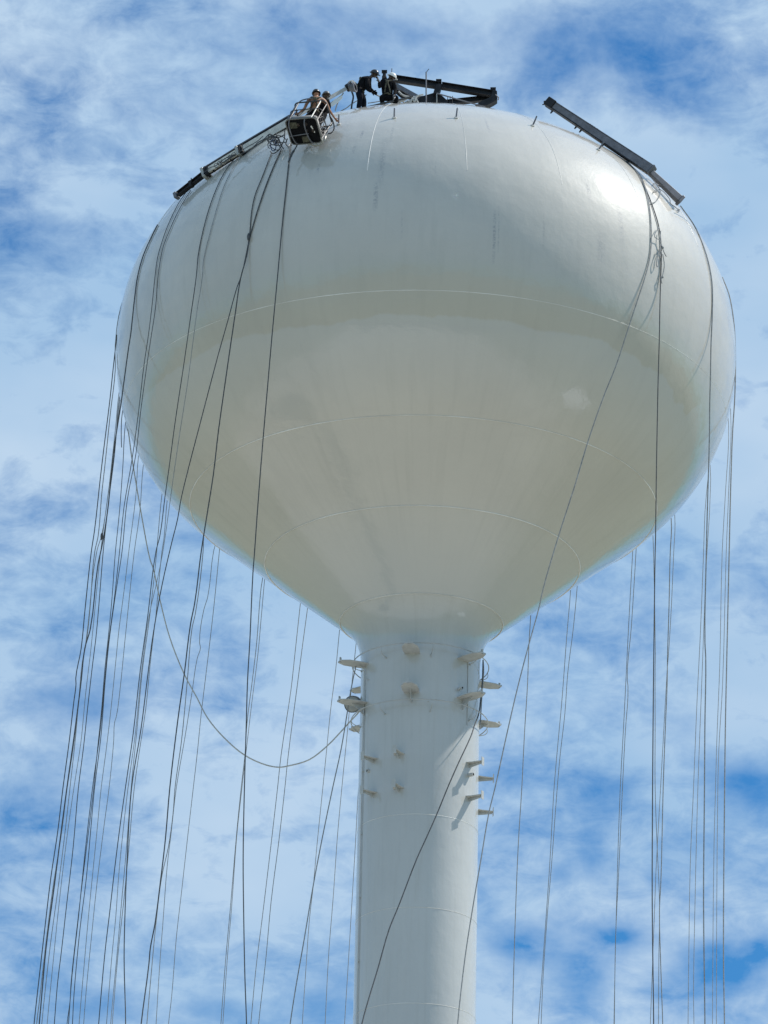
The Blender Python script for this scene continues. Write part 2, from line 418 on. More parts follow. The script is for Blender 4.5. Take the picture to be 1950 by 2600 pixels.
MB().tube([P(742, 320, -6.0), P(800, 290, -5.8), P(868, 242, -5.4)], .02, 6).build('brace', M['alu'], larm)
for q, s in ((Lb, 1), (Lb+(Lc-Lb)*.09, .9), (Lc, 1), (Lc+(Lc-Lb)*.09, .8), (La+(Lb-La)*.5, .6)):
    t = (Lc-Lb).normalized()
    c = MB().beam(q-t*.05, q+t*.05, .28*s, .34*s).build('clamp', M['alu'] if s == 1 else M['dark_steel'], larm, smooth=False, bevel=.012)
    MB().tube([q+Vector((0, -.2*s, -.12)), q+Vector((0, -.2*s, .15))], .018, 6).build('bolt', M['dark_steel'], c)
mb = MB()
for i in range(6):
    q = Lb+(Lc-Lb)*(.35+.1*i)+Vector((0, -.12, -.04)); mb.tube(smooth_path([q+Vector((.07*math.cos(a*1.2+i), -.03*math.sin(a), .06*math.sin(a*1.2+i))) for a in range(6)], 3), .010, 5)
mb.build('wrapped_line', M['rope_dark'], larm)
# hub at the inner end
MB().lathe([(.001, -.12), (.11, -.12), (.13, -.08), (.13, .08), (.11, .12), (.001, .12)], Ld+Vector((.04, 0, .02)), (1, -.3, .5), 16).build('hub', M['dark_steel'], larm)
for i in range(4): MB().lathe([(.11, -.02), (.155, -.02), (.155, .02), (.11, .02)], Ld+Vector((.06+.05*i, 0, .03-.01*i)), (1, -.4, .1), 18).build('pulley', M['grey_steel'], larm)

Ra, Rb, Rc2, Rd = P(1396, 262, -4.6), P(1650, 430, -5.5), P(1652, 437, -5.5), P(1724, 506, -5.1)
rarm = empty('rigging_arm', Rb, 'long dark grey steel arm leaning over the right shoulder of the tank', 'rigging arm')
MB().beam(Ra, Rb, .17, .2, b1=(.2, .26)).build('beam', M['grey_steel'], rarm, smooth=False, bevel=.012)
t = (Rb-Ra).normalized(); x = t.cross(upz).normalized(); z = x.cross(t)
MB().beam(Ra-z*.12, Rb-z*.15, .22, .025).build('lower_flange', M['dark_steel'], rarm, smooth=False)
MB().beam(Ra+z*.11, Rb+z*.145, .22, .02).build('upper_flange', M['grey_steel'], rarm, smooth=False)
MB().beam(Ra-t*.12, Ra+t*.2, .27, .30).build('head', M['dark_steel'], rarm, smooth=False, bevel=.03)
MB().tube(smooth_path([Ra-t*.1, Ra-t*.2-z*.05, P(1383, 264, -4.6), P(1377, 266, -4.6)], 4), .018, 6).build('hook', M['dark_steel'], rarm)
for f, s in ((.06, 1), (.30, .9), (.35, 1), (.57, 1.2)):
    q = Ra+(Rb-Ra)*f-z*.16; MB().tube([q, q-z*.10*s], [.035, .02], 7).build('bolt', M['dark_steel'], rarm)
mb = MB()
for f in (.38, .4, .42, .45): mb.tube([Ra+(Rb-Ra)*f+z*.12, Ra+(Rb-Ra)*f+z*.17], .014, 5)
mb.build('studs', M['grey_steel'], rarm)
MB().beam(Rb-t*.35, Rb+t*.05, .25, .30).build('socket', M['grey_steel'], rarm, smooth=False, bevel=.012)
MB().beam(Rb+t*.06, Rb+t*.12, .3, .34).build('collar', M['grey_steel'], rarm, smooth=False, bevel=.02)
MB().beam(Rc2, Rd, .14, .17, b1=(.19, .24)).build('tail_beam', M['grey_steel'], rarm, smooth=False, bevel=.01)
t2 = (Rd-Rc2).normalized(); MB().beam(Rd, Rd+t2*.1, .26, .3).build('end_block', M['grey_steel'], rarm, smooth=False, bevel=.02)
MB().tube([P(1660, 443, -5.4), P(1672, 444, -5.4)], .008, 5).build('wire', M['dark_steel'], rarm)
MB().lathe([(.001, .03), (.035, .03), (.035, -.02)], Rb-t*.1-x*.13, -x, 12).build('bolt', M['black'], rarm)
MB().lathe([(.001, .03), (.035, .03), (.035, -.02)], Rd-t2*.15-x*.1, -x, 12).build('bolt', M['black'], rarm)

# ------------------------------------------------------------------ frame on the roof
FY = -3.0
fr = empty('steel_frame', P(1110, 262, FY), 'black steel frame with a long sloping top beam standing on the crown of the tank', 'steel frame')
MB().ibeam(P(1002, 200, FY), P(1120, 218, FY), .2, .2).build('top_beam', M['dark_steel'], fr, smooth=False)
MB().ibeam(P(1121, 218, FY), P(1258, 240, FY), .2, .2).build('top_beam', M['dark_steel'], fr, smooth=False)
def plate(name, pts, y, th, mat, root, bevel=0):
    MB().prism([P(a, b, y) for a, b in pts], (0, th, 0)).build(name, mat, root, smooth=False, bevel=bevel)
plate('end_bracket', [(1251, 228), (1262, 230), (1263, 252), (1254, 258), (1237, 267), (1206, 268), (1222, 256), (1246, 246)], FY-.14, .3, M['dark_steel'], fr, .01)
plate('base_plate', [(1048, 246), (1075, 243), (1102, 235), (1118, 238), (1135, 254), (1142, 275), (1040, 275)], FY+.1, .2, M['dark_steel'], fr, .01)
plate('knee_bracket', [(1100, 236), (1104, 222), (1108, 214), (1122, 212), (1119, 226), (1112, 236)], FY-.12, .24, M['dark_steel'], fr, .01)
MB().ibeam(P(1130, 262, FY+.2), P(1252, 248, FY+.2), .16, .17).build('lower_beam', M['dark_steel'], fr, smooth=False)
MB().beam(P(1000, 214, FY), P(1062, 248, FY-.2), .11, .13).build('strut', M['grey_steel'], fr, smooth=False)
plate('web_plate', [(1004, 224), (1020, 232), (1052, 248), (1040, 252), (1018, 248), (1006, 238)], FY+.05, .03, M['dark_steel'], fr)
MB().tube([P(1109, 237, FY-.3), P(1232, 272, FY-.3)], .022, 7).build('brace_rod', M['grey_steel'], fr)
MB().tube([P(1109, 238, FY-.3), P(1109, 268, FY-.3)], .016, 7).build('post', M['alu'], fr)
for px, py, h in ((976, 181, 15), (1114, 204, 14), (1252, 225, 14)):
    s = MB().tube([P(px, py+h, FY), P(px, py+3, FY)], .055, 8); s.beam(P(px-7, py+1, FY), P(px+7, py+1, FY), .15, .05)
    s.build('t_bolt', M['dark_steel'], fr, smooth=False)
plate('side_plate', [(970, 192), (980, 190), (984, 204), (978, 214), (969, 210)], FY+.2, .05, M['dark_steel'], fr)
for px in (1137, 1143, 1149): MB().tube([P(px, 244, FY-.25), P(px-1, 266, FY-.25)], .012, 5).build('rung', M['dark_steel'], fr)
MB().tube([P(1258, 240, FY-.2), P(1266, 248, FY-.2), P(1265, 254, FY-.2)], .02, 6).build('shackle', M['grey_steel'], fr)
rod = empty('lightning_rod', P(1082, 270, FY-.6), 'thin upright metal rod with a bent tip standing beside the roof frame', 'rod')
MB().tube([P(1082, 272, FY-.6), P(1082, 183, FY-.6)], .022, 7).build('rod', M['grey_steel'], rod)
MB().tube([P(1082, 184, FY-.6), P(1089, 175, FY-.6)], .012, 6).build('tip', M['grey_steel'], rod)
MB().tube([P(994, 200, FY+.5), P(995, 174, FY+.5)], .016, 6).build('pin', M['grey_steel'], fr)

def line_thing(name, label, cat, strands, r, mat, group=None, k=4):
    mb = MB()
    for st in strands: mb.tube(smooth_path(st, k), r, 6)
    o = mb.build(name, mat); return tag(o, label, cat, group)
def PP(pts, y): return [P(a, b, y) for a, b in pts]
line_thing('rope', 'pale rope tangle heaped at the foot of the roof frame beside the white-helmeted worker', 'rope',
    [PP([(985, 249), (1000, 262), (1012, 266), (1030, 262), (1045, 253), (1062, 243), (1075, 240)], -3.9), PP([(1010, 262), (1018, 255), (1030, 262), (1036, 256), (1041, 262), (1047, 250), (1052, 258), (1056, 246)], -4.0),
     PP([(1005, 246), (1014, 258), (1028, 254), (1038, 247)], -4.1), PP([(1012, 232), (1022, 241), (1040, 246), (1060, 246)], -3.8), PP([(1055, 247), (1062, 262)], -3.9), PP([(1012, 259), (1020, 265), (1033, 259), (1040, 262), (1034, 268)], -4.0)], .028, M['rope_pale'])
line_thing('rope', 'taut pale line from the black-helmeted worker to the legs of the white-helmeted one', 'rope', [PP([(948, 237), (970, 248), (986, 257), (1000, 265), (1010, 269)], -3.9)], .022, M['rope_pale'])
line_thing('rope', 'slack grey cord running low across the crown behind both standing workers', 'rope', [PP([(862, 284), (880, 274), (893, 264), (903, 258), (925, 246), (930, 240)], -3.4), PP([(934, 262), (960, 258), (985, 254), (1000, 262)], -3.4)], .016, M['rope_mid'])
line_thing('rope', 'dark rope tail dropping from the hub behind the black-helmeted worker', 'rope', [PP([(893, 232), (897, 245), (894, 262), (892, 278)], -4.2)], .03, M['rope_dark'])
line_thing('rope', 'thin grey line dropping from the arm to the crown left of the hub', 'rope', [PP([(872, 236), (862, 252), (855, 268), (851, 282)], -5.2)], .02, M['rope_mid'])
line_thing('cable', 'black cable lying across the crown toward the feet of the white-helmeted worker', 'cable', [PP([(934, 272), (955, 267), (980, 261), (1002, 256), (1030, 250), (1048, 244)], -4.4)], .035, M['rope_dark'])

# ------------------------------------------------------------------ people
def skin_mesh(verts, edges, radii, levels=1):
    me = bpy.data.meshes.new('t'); me.from_pydata(verts, edges, []); o = bpy.data.objects.new('t', me); COL.objects.link(o)
    sk = o.modifiers.new('s', 'SKIN'); sk.use_smooth_shade = True
    for i, r in enumerate(radii):
        me.skin_vertices[0].data[i].radius = (r, r) if isinstance(r, (int, float)) else r
        me.skin_vertices[0].data[i].use_root = (i == 0)
    ss = o.modifiers.new('u', 'SUBSURF'); ss.levels = levels; ss.render_levels = levels
    dg = bpy.context.evaluated_depsgraph_get(); ev = o.evaluated_get(dg); m = ev.to_mesh()
    vs = [v.co.copy() for v in m.vertices]; fs = [tuple(p.vertices) for p in m.polygons]
    ev.to_mesh_clear(); bpy.data.objects.remove(o); bpy.data.meshes.remove(me)
    return vs, fs
class Chain:
    def __init__(s): s.v = []; s.e = []; s.r = []
    def pt(s, p, r, prev=None):
        s.v.append(Vector(p)); s.r.append(r)
        if prev is not None: s.e.append((prev, len(s.v)-1))
        return len(s.v)-1
    def out(s, lv=1): return skin_mesh(s.v, s.e, s.r, lv)
def lerp(a, b, t): return a+(b-a)*t
def person(label, J, face, shirt=None, trousers=None, helmet=None, helmet_tilt=None, strap=None, glove=None, skin='skin', legs=True):
    """J: joints in the place; face: the way the face looks"""
    root = empty('person', J['pelvis'], label, 'person')
    face = face.normalized(); up = (J['head']-J['neck']).normalized(); side = face.cross(up).normalized(); up = side.cross(face).normalized()
    c = Chain(); pel = c.pt(J['pelvis'], .145); wa = c.pt(lerp(J['pelvis'], J['chest'], .45), .13, pel); ch = c.pt(J['chest'], .155, wa)
    ub = c.pt(lerp(J['chest'], J['neck'], .6), .13, ch); nk = c.pt(J['neck'], .062, ub); hb = c.pt(lerp(J['neck'], J['head'], .6), .07, nk)
    for s in 'LR':
        sh, el, wr, ha = J['sh'+s], J['el'+s], J['wr'+s], J['ha'+s]
        a = c.pt(lerp(J['chest'], sh, .85)+up*.02, .068, ub); b = c.pt(lerp(sh, el, .4), .055, a); e = c.pt(el, .044, b); f = c.pt(lerp(el, wr, .35), .042, e); w = c.pt(wr, .028, f)
        hd = (ha-wr).normalized(); pal = c.pt(wr+hd*.05, (.040, .022), w); palm = c.pt(wr+hd*.09, (.042, .018), pal)
        hs = hd.cross(face); hs = hs.normalized() if hs.length > .1 else hd.orthogonal().normalized(); cr = hd.cross(hs)
        for i, ln in enumerate((.075, .085, .08, .062)):
            off = hs*(.03-.02*i); p1 = c.pt(wr+hd*.10+off, .011, palm); p2 = c.pt(wr+hd*(.10+ln*.5)+off+cr*.012, .010, p1); c.pt(wr+hd*(.10+ln*.8)+off+cr*.04, .008, p2)
        t1 = c.pt(wr+hd*.055+hs*.05, .013, pal); c.pt(wr+hd*.095+hs*.065+cr*.02, .010, t1)
        if legs:
            hip, kn, an, to = J['hip'+s], J['kn'+s], J['an'+s], J['to'+s]
            a = c.pt(hip, .10, pel); b = c.pt(lerp(hip, kn, .5), .082, a); k = c.pt(kn, .062, b); d = c.pt(lerp(kn, an, .35), .058, k); n = c.pt(an, .042, d)
            fo = c.pt(lerp(an, to, .5)-Vector((0, 0, .02)), .042, n); c.pt(to, .035, fo)
    vs, fs = c.out(1); mb = MB().add(vs, fs)
    R3 = Matrix((side, face, up)).transposed(); H = J['head']
    mb.sphere(H, (.078, .098, .118), 14, 12, R3)
    mb.sphere(H+face*.03-up*.065, (.055, .06, .045), 10, 8, R3)                    # jaw
    mb.prism([H+face*.09+up*.02, H+face*.088-up*.03-side*.018, H+face*.088-up*.03+side*.018], face*.028)   # nose
    for s in (-1, 1): mb.sphere(H+side*s*.078-face*.005, (.012, .022, .032), 8, 6, R3)             # ears
    body = mb.build('body', M[skin], root)
    for s in (-1, 1): MB().sphere(H+side*s*.03+face*.088+up*.012, .013, 8, 6).build('eye', M['black'], body)
    MB().sphere(H+face*.094-up*.052, (.024, .008, .007), 8, 6, R3).build('mouth', M['leather'], body)
    MB().sphere(H+up*.012-face*.014, (.083, .10, .118), 14, 10, R3, lo=-.15).build('hair', M['black'], body)
    if shirt:
        c = Chain(); p = c.pt(lerp(J['pelvis'], J['chest'], -.12), .18); w = c.pt(lerp(J['pelvis'], J['chest'], .4), .185, p); ch = c.pt(J['chest'], .215, w); ub = c.pt(lerp(J['chest'], J['neck'], .6), .165, ch); c.pt(lerp(J['chest'], J['neck'], .97), .085, ub)
        for s in 'LR':
            sh, el, wr = J['sh'+s], J['el'+s], J['wr'+s]; a = c.pt(lerp(J['chest'], sh, .85)+up*.02, .10, ub); b = c.pt(lerp(sh, el, .45), .085, a); e = c.pt(el, .072, b)
            if shirt[1]: c.pt(lerp(el, wr, .93), .045, e)
        MB().add(*c.out(1)).build('shirt', M[shirt[0]], root)
    if trousers and legs:
        c = Chain(); p = c.pt(lerp(J['pelvis'], J['chest'], .12), .15); q = c.pt(J['pelvis'], .158, p)
        for s in 'LR':
            hip, kn, an = J['hip'+s], J['kn'+s], J['an'+s]; a = c.pt(hip, .125, q); b = c.pt(lerp(hip, kn, .5), .115, a); k = c.pt(kn, .095, b); d = c.pt(lerp(kn, an, .4), .09, k); c.pt(lerp(kn, an, .95), .07, d)
        MB().add(*c.out(1)).build('trousers', M[trousers], root)
        for s in 'LR':
            an, to = J['an'+s], J['to'+s]; dr = (to-an); dr.z = 0; dr.normalize() if dr.length > 1e-3 else None
            c = Chain(); a = c.pt(an+Vector((0, 0, .12)), .06); b = c.pt(an-Vector((0, 0, .02)), .06, a); d = c.pt(an+dr*.10-Vector((0, 0, .05)), .052, b); c.pt(an+dr*.2-Vector((0, 0, .06)), .046, d)
            MB().add(*c.out(1)).build('boot', M['leather'], root)
    if helmet:
        hu = (helmet_tilt or up).normalized(); hf = (face-hu*face.dot(hu)).normalized(); hs = hf.cross(hu); RH = Matrix((hs, hf, hu)).transposed(); hc = H+hu*.025
        m1 = MB().sphere(hc, (.118, .142, .128), 20, 12, RH, lo=-.05)
        hm = m1.build('helmet', M[helmet], root)
        m2 = MB(); vs = []; n = 24
        for zz, k in ((0, 1.0), (-.012, 1.0)):
            for kk, ex in ((.98, 0), (1.14, 0)):
                for i in range(n):
                    a = 2*PI*i/n; fx = .12*kk*math.cos(a); fy = .145*kk*math.sin(a)+(.035*max(0, math.sin(a)) if kk > 1 else 0)
                    vs.append(hc+hs*fx+hf*fy+hu*(zz-.006))
        fs = []
        for i in range(n):
            j = (i+1) % n; fs += [(i, j, n+j, n+i), (2*n+j, 2*n+i, 3*n+i, 3*n+j), (n+i, n+j, 3*n+j, 3*n+i), (j, i, 2*n+i, 2*n+j)]
        m2.add(vs, fs); m2.build('brim', M[helmet], hm)
        MB().beam(hc-hf*.135+hu*.03, hc+hf*.13+hu*.035, .02, .21, hu).build('ridge', M[helmet], hm, smooth=False, bevel=.008) if False else None
        for s in (-1, 1): MB().tube([hc+hs*s*.1, H+hs*s*.085-hu*.08, H-hu*.125+hf*.05], .008, 5).build('chin_strap', M['black_cloth'], hm)
    if strap:
        mb = MB(); A = lambda s: lerp(J['chest'], J['sh'+s], .6)
        back = -face if not J.get('back') else J['back']
        for s, o in (('L', 'R'), ('R', 'L')):
            q0 = A(s)+up*.08; q1 = J['chest']+back*.19; q2 = lerp(J['pelvis'], J['chest'], .1)+(A(o)-J['chest'])*.8+back*.12
            mb.tube(smooth_path([A(s)-back*.1+up*.02, q0+back*.06, q1, q2], 5), .024, 6)
        mb.tube(smooth_path([lerp(J['pelvis'], J['chest'], .1)+d*.175 for d in (back, (J['shL']-J['shR']).normalized(), -back, (J['shR']-J['shL']).normalized(), back)], 4), .026, 6)
        mb.sphere(J['chest']+back*.2, (.05, .03, .06), 8, 6)
        mb.build('harness', M[strap], root)
    if glove:
        for s in 'LR':
            wr, ha = J['wr'+s], J['ha'+s]; hd = (ha-wr).normalized()
            c = Chain(); a = c.pt(wr-hd*.03, .04); b = c.pt(wr+hd*.05, (.052, .034), a); d = c.pt(wr+hd*.10, (.05, .03), b)
            hs = hd.cross(face); hs = hs.normalized() if hs.length > .1 else hd.orthogonal().normalized(); cr = hd.cross(hs)
            for i, ln in enumerate((.08, .09, .085, .065)):
                off = hs*(.033-.022*i); e = c.pt(wr+hd*.115+off, .015, d); f = c.pt(wr+hd*(.115+ln*.5)+off+cr*.014, .014, e); c.pt(wr+hd*(.115+ln*.8)+off+cr*.044, .012, f)
            t1 = c.pt(wr+hd*.06+hs*.06, .017, b); c.pt(wr+hd*.10+hs*.075+cr*.02, .014, t1)
            MB().add(*c.out(1)).build('glove', M[glove], root)
    return root
def ground_foot(p):                                   # a foot on the roof plate
    return Vector((p.x, p.y, top_z(p.x, p.y)+.07))

# the bending worker with the black helmet, in profile
Y1 = -4.3
J = dict(pelvis=P(912, 228, Y1), chest=P(928, 208, Y1), neck=P(940, 197, Y1), head=P(950.5, 188, Y1),
    shL=P(934, 205, Y1-.20), shR=P(935, 203, Y1+.2), elL=P(933, 227, Y1-.24), elR=P(939, 226, Y1+.22), wrL=P(945, 234, Y1-.12), wrR=P(949, 232, Y1+.1),
    haL=P(955, 238, Y1-.06), haR=P(957, 237, Y1+.05), hipL=P(911, 232, Y1-.1), hipR=P(914, 232, Y1+.1))
for s, dx, dy in (('L', 909, -.12), ('R', 924, .12)):
    f = ground_foot(P(dx, 280, Y1+dy)); J['an'+s] = f; J['kn'+s] = lerp(J['hip'+s], f, .5)+Vector((.06, -.03, 0)); J['to'+s] = f+Vector((.16, -.03, -.05))
J['back'] = Vector((-.75, 0, .6)).normalized()
w1 = person('person in black clothes and black helmet bending forward on the crown beside the hub', J, Vector((.85, -.12, -.5)), ('black_cloth', True), 'navy_cloth', 'black_plastic', Vector((.35, -.25, .9)), 'camo', 'black_cloth', 'skin_dark')
pouch = empty('tool_bag', P(899, 220, Y1-.15), 'grey coil of rope and bag hanging behind the bending worker at the hub', 'bag')
pc = P(899, 220, Y1-.15); MB().sphere(pc, (.12, .1, .16), 12, 8).build('bag', M['camo'], pouch)
for i in range(4): MB().tube([pc+Vector((.09*math.cos(a)-.06-.015*i, -.12-.01*i, .15*math.sin(a)-.01*i)) for a in [2*PI*k/16 for k in range(16)]], .018, 6, closed=True).build('coil', M['rope_pale'] if i % 2 else M['rope_mid'], pouch)

# the squatting worker with the white helmet, back towards us
Y2 = -4.35
J = dict(pelvis=P(984, 247, Y2), chest=P(983, 216, Y2), neck=P(987, 202, Y2), head=P(995, 196, Y2-.02),
    shL=P(969, 208, Y2-.02), shR=P(1000, 212, Y2-.02), elL=P(964, 222, Y2-.22), elR=P(1004, 230, Y2-.1), wrL=P(962, 206, Y2-.2), wrR=P(1000, 243, Y2-.28),
    haL=P(958, 197, Y2-.2), haR=P(1002, 252, Y2-.34), hipL=P(977, 247, Y2), hipR=P(992, 247, Y2), back=Vector((0, -1, .1)))
for s, kx, ax in (('L', 968, 974), ('R', 1008, 1000)):
    f = ground_foot(P(ax, 276, Y2+.1)); J['an'+s] = f; J['kn'+s] = P(kx, 247, Y2-.1); J['to'+s] = f+Vector((.03 if s == 'R' else -.03, .17, -.05))
w2 = person('person in dark clothes with a white helmet crouching beside the roof frame', J, Vector((.75, .3, -.3)), ('black_cloth', True), 'black_cloth', 'white_plastic', Vector((.42, -.15, .88)), 'camo', 'grey_plastic', 'skin_dark')

# ------------------------------------------------------------------ basket
hp, hn = hit_t(772, 335)
U = (Rv*.27+Uv*.55+Fv*.79).normalized(); W = (Rv*.9+Uv*.05-Fv*.34); W = (W-U*W.dot(U)).normalized(); D = W.cross(U); D = D if D.dot(Uv) < 0 else -D
BC = CAM+ray(771, 333)*((hp-CAM).length-1.75)
bw, bd, bh = .50, .43, 1.04
def B(u, v, h): return BC+W*(u*bw)+D*(v*bd)+U*h
bk = empty('work_basket', BC, 'tubular metal work basket with a dark floor tilted against the upper left of the tank', 'work basket')
def rr(h, k=1.0, n=5, rad=.28):
    pts = []
    for cx, cy, a0 in ((1, 1, 0), (-1, 1, PI/2), (-1, -1, PI), (1, -1, 1.5*PI)):
        for i in range(n+1):
            a = a0+PI/2*i/n; pts.append(B((cx*(1-rad)+rad*math.cos(a))*k, (cy*(1-rad)+rad*math.sin(a))*k, h))
    return pts
MB().prism(rr(.0, .97), U*.03).build('floor_plate', M['black_cloth'], bk, smooth=False)
MB().tube(rr(.0), .02, 7, closed=True).build('floor_frame', M['toe_grey'], bk)
kp = MB(); lo = rr(.02, 1.0); hi = rr(.15, 1.0); n = len(lo)
for i in range(n):
    if n-1 <= i or i < 1 or i >= 17: pass
    kp.add([lo[i], lo[(i+1) % n], hi[(i+1) % n], hi[i]], [(0, 1, 2, 3)])
kpo = kp.build('toe_board', M['toe_grey'], bk); so = kpo.modifiers.new('s', 'SOLIDIFY'); so.thickness = .012
for h, r, nm in ((1.04, .024, 'top_rail'), (.56, .016, 'mid_rail')): MB().tube(rr(h, 1.03), r, 7, closed=True).build(nm, M['basket_grey'], bk)
for u, v, mt in ((1, -.72, 'basket_grey'), (1, .72, 'basket_grey'), (-1, -.72, 'basket_grey'), (-1, .72, 'basket_grey'), (.7, -1, 'beige_steel'), (-.7, -1, 'basket_grey'), (-.7, 1, 'basket_grey'), (.7, 1, 'basket_grey')):
    MB().tube([B(u, v, .0), B(u*1.03, v*1.03, 1.04)], .02, 7).build('post', M[mt], bk)
for i in range(4):
    v0, v1 = -.72+.36*i, -.36+.36*i
    mb = MB().tube([B(1.01, v0, .15), B(1.02, v1, .56)], .012, 5); mb.tube([B(1.02, v0, .56), B(1.01, v1, .15)], .012, 5); mb.build('lattice', M['dark_steel'], bk)
for i in range(3): MB().tube([B(-.7+.47*i, -1.01, .15), B(-.47+.47*i, -1.02, .56)], .012, 5).build('lattice', M['dark_steel'], bk)
for u in (-.72, .28):                                   # skids under the floor
    MB().tube(smooth_path([B(u, -.95, .0), B(u-.03, -.7, -.09), B(u-.02, .2, -.10), B(u+.10, .8, -.08), B(u+.16, .98, .0)], 4), .022, 7).build('skid', M['grey_steel'], bk)
MB().tube([B(-.95, .28, -.03), B(.3, .18, -.03)], .018, 6).build('cross_bar', M['grey_steel'], bk)
MB().tube(smooth_path([B(.45, .98, .0), B(.75, 1.12, -.05), B(1.02, .95, -.02), B(.98, .6, 0)], 4), .022, 7).build('bumper', M['alu'], bk)
MB().tube(smooth_path([B(.1, 1.0, -.02), B(.4, 1.28, .05), B(.8, 1.22, .05), B(1.06, .98, .1), B(1.05, .9, .3)], 4), .022, 7).build('bumper', M['alu'], bk)
for i, (u, v) in enumerate(((-.55, -.55), (.0, .62))): MB().beam(B(u-.2, v, -.02), B(u+.25, v, -.02), .2, .03, U).build('floor_brace', M['camo'], bk, smooth=False)
MB().prism([B(.52, -.35, -.004), B(.60, -.38, -.004), B(.72, .15, -.004), B(.66, .2, -.004)], -U*.004).build('floor_slot', M['white_plastic'], bk, smooth=False)
for u in (.5, -.5):                                     # rollers on the tank side
    c = B(u, .85, .85)+D*.12; MB().lathe([(.001, .05), (.09, .05), (.09, -.05), (.001, -.05)], c, W, 14).build('roller', M['rubber'], bk); MB().tube([c, B(u, 1.0, .85)], .018, 6).build('axle', M['dark_steel'], bk)
MB().beam(B(-.6, .55, .05), B(-.6, .55, .4), .26, .22, W).build('winch_box', M['dark_steel'], bk, smooth=False, bevel=.02)
# raised side hoops
MB().tube(smooth_path([B(-.95, -.9, .2), B(-.75, -1.0, .95), B(-.70, -1.02, 1.12), B(-.55, -1.05, 1.18), B(.3, -1.1, 1.2)], 4), .02, 6).build('hoop', M['grey_steel'], bk)
MB().tube(smooth_path([B(1.0, .2, 1.04), B(1.15, .5, 1.0), B(1.28, .95, .8), B(1.2, 1.0, .55), B(1.05, .95, .5)], 4), .02, 6).build('hoop', M['dark_steel'], bk)

# workers in the basket
YB = BC.y+.42
J = dict(pelvis=P(795, 288, YB), chest=P(801, 260, YB-.05), neck=P(804, 247, YB), head=P(803, 238, YB+.05),
    shL=P(783, 253, YB), shR=P(825, 254, YB), elL=P(773, 276, YB-.1), elR=P(836, 279, YB+.12), wrL=P(760, 286, YB-.05), wrR=P(849, 299, YB+.3),
    haL=P(752, 290, YB-.05), haR=P(856, 307, YB+.36), hipL=P(789, 291, YB), hipR=P(801, 291, YB), back=Vector((0, -1, .1)))
for s, sx in (('L', -.25), ('R', .25)):
    f = B(sx, -.35, .12); J['an'+s] = f; J['kn'+s] = lerp(J['hip'+s], f, .5)+Fv*.1; J['to'+s] = f+U.cross(W)*-.12
w3 = person('bare-armed person in a dark helmet and harness leaning out of the work basket', J, Vector((.1, .95, -.1)), None, 'black_cloth', 'black_plastic', Vector((-.1, .1, 1)), 'camo', None, 'skin')
Y4 = YB+.55
J = dict(pelvis=P(818, 290, Y4), chest=P(820, 264, Y4), neck=P(824, 251, Y4), head=P(828, 243, Y4),
    shL=P(808, 258, Y4), shR=P(832, 259, Y4), elL=P(804, 275, Y4), elR=P(836, 272, Y4+.1), wrL=P(808, 288, Y4), wrR=P(832, 284, Y4+.1),
    haL=P(811, 294, Y4), haR=P(829, 290, Y4+.1), hipL=P(813, 292, Y4), hipR=P(823, 292, Y4), back=Vector((0, 1, 0)))
for s, sx in (('L', .1), ('R', .5)):
    f = B(sx, .2, .12); J['an'+s] = f; J['kn'+s] = lerp(J['hip'+s], f, .5)+Fv*.08; J['to'+s] = f+Vector((0, -.1, 0))
w4 = person('person mostly hidden behind the bare-armed worker in the basket, only grey cap showing', J, Vector((.2, -.9, -.2)), ('black_cloth', True), 'black_cloth', 'grey_plastic', Vector((0, 0, 1)), None, None, 'skin_dark')

def on_tank(pts, off=.04):
    out = []; y = None
    for a, b in pts:
        h, n = hit_t(a, b)
        if h is not None: out.append(h+n*off); y = h.y
        else: out.append(P(a, b, y if y is not None else -5.5))
    return out
# tangle of lines beside the basket
mb = MB()
for i in range(7):
    cx, cy, rx, ry = 690+random.uniform(0, 24), 352+random.uniform(0, 28), random.uniform(7, 16), random.uniform(7, 15); ph = random.random()*6
    mb.tube(smooth_path([P(cx+rx*math.cos(a+ph), cy+ry*math.sin(a*1.13+ph), -7.6-.05*i) for a in [k*.8 for k in range(9)]], 3), .014, 5)
for pts in ([(723, 330), (722, 352), (716, 368), (706, 383), (692, 390), (686, 384)], [(700, 338), (706, 352), (712, 366), (720, 378)], [(688, 343), (694, 350), (713, 347), (722, 342)], [(640, 378), (655, 362), (672, 352), (686, 340), (690, 346)],
            [(686, 340), (690, 346), (688, 352)], [(730, 352), (726, 366), (736, 374), (741, 368)], [(738, 364), (742, 377), (750, 377), (754, 368)]):
    mb.tube(smooth_path([P(a, b, -7.7) for a, b in pts], 4), .018, 5)
tag(mb.build('rope_coil', M['rope_dark']), 'tangled dark rope loops hanging at the left side of the work basket', 'rope')
tag(MB().tube(smooth_path([P(694+7*math.cos(a), 369+14*math.sin(a), -7.75) for a in [k*.63 for k in range(11)]], 3), .016, 5).build('rope_coil', M['rope_blue']), 'thin blue loop of line in the tangle left of the work basket', 'rope')
tag(MB().tube(smooth_path(on_tank([(776, 368), (768, 380), (760, 396), (752, 408), (748, 417), (743, 430)], .3), 4), [.02]*10+[.035]*6+[.03]*5, 6).build('rope', M['rope_dark']), 'short dark rope end dangling below the floor of the work basket', 'rope')
mb = MB()
for i in range(3): mb.tube(smooth_path([P(a, b, -6.8) for a, b in [(560+i*7, 416-i*3), (572+i*4, 409-i*3), (590, 398-i*2), (600, 392)]], 3), .016, 5)
mb.tube(smooth_path([P(a, b, -6.8) for a, b in [(583, 396), (566, 406), (560, 416), (566, 419), (580, 408)]], 4), .012, 5)
tag(mb.build('rope_coil', M['rope_dark']), 'dark lashing bundled under the left arm between its two clamps', 'rope')
mb = MB()
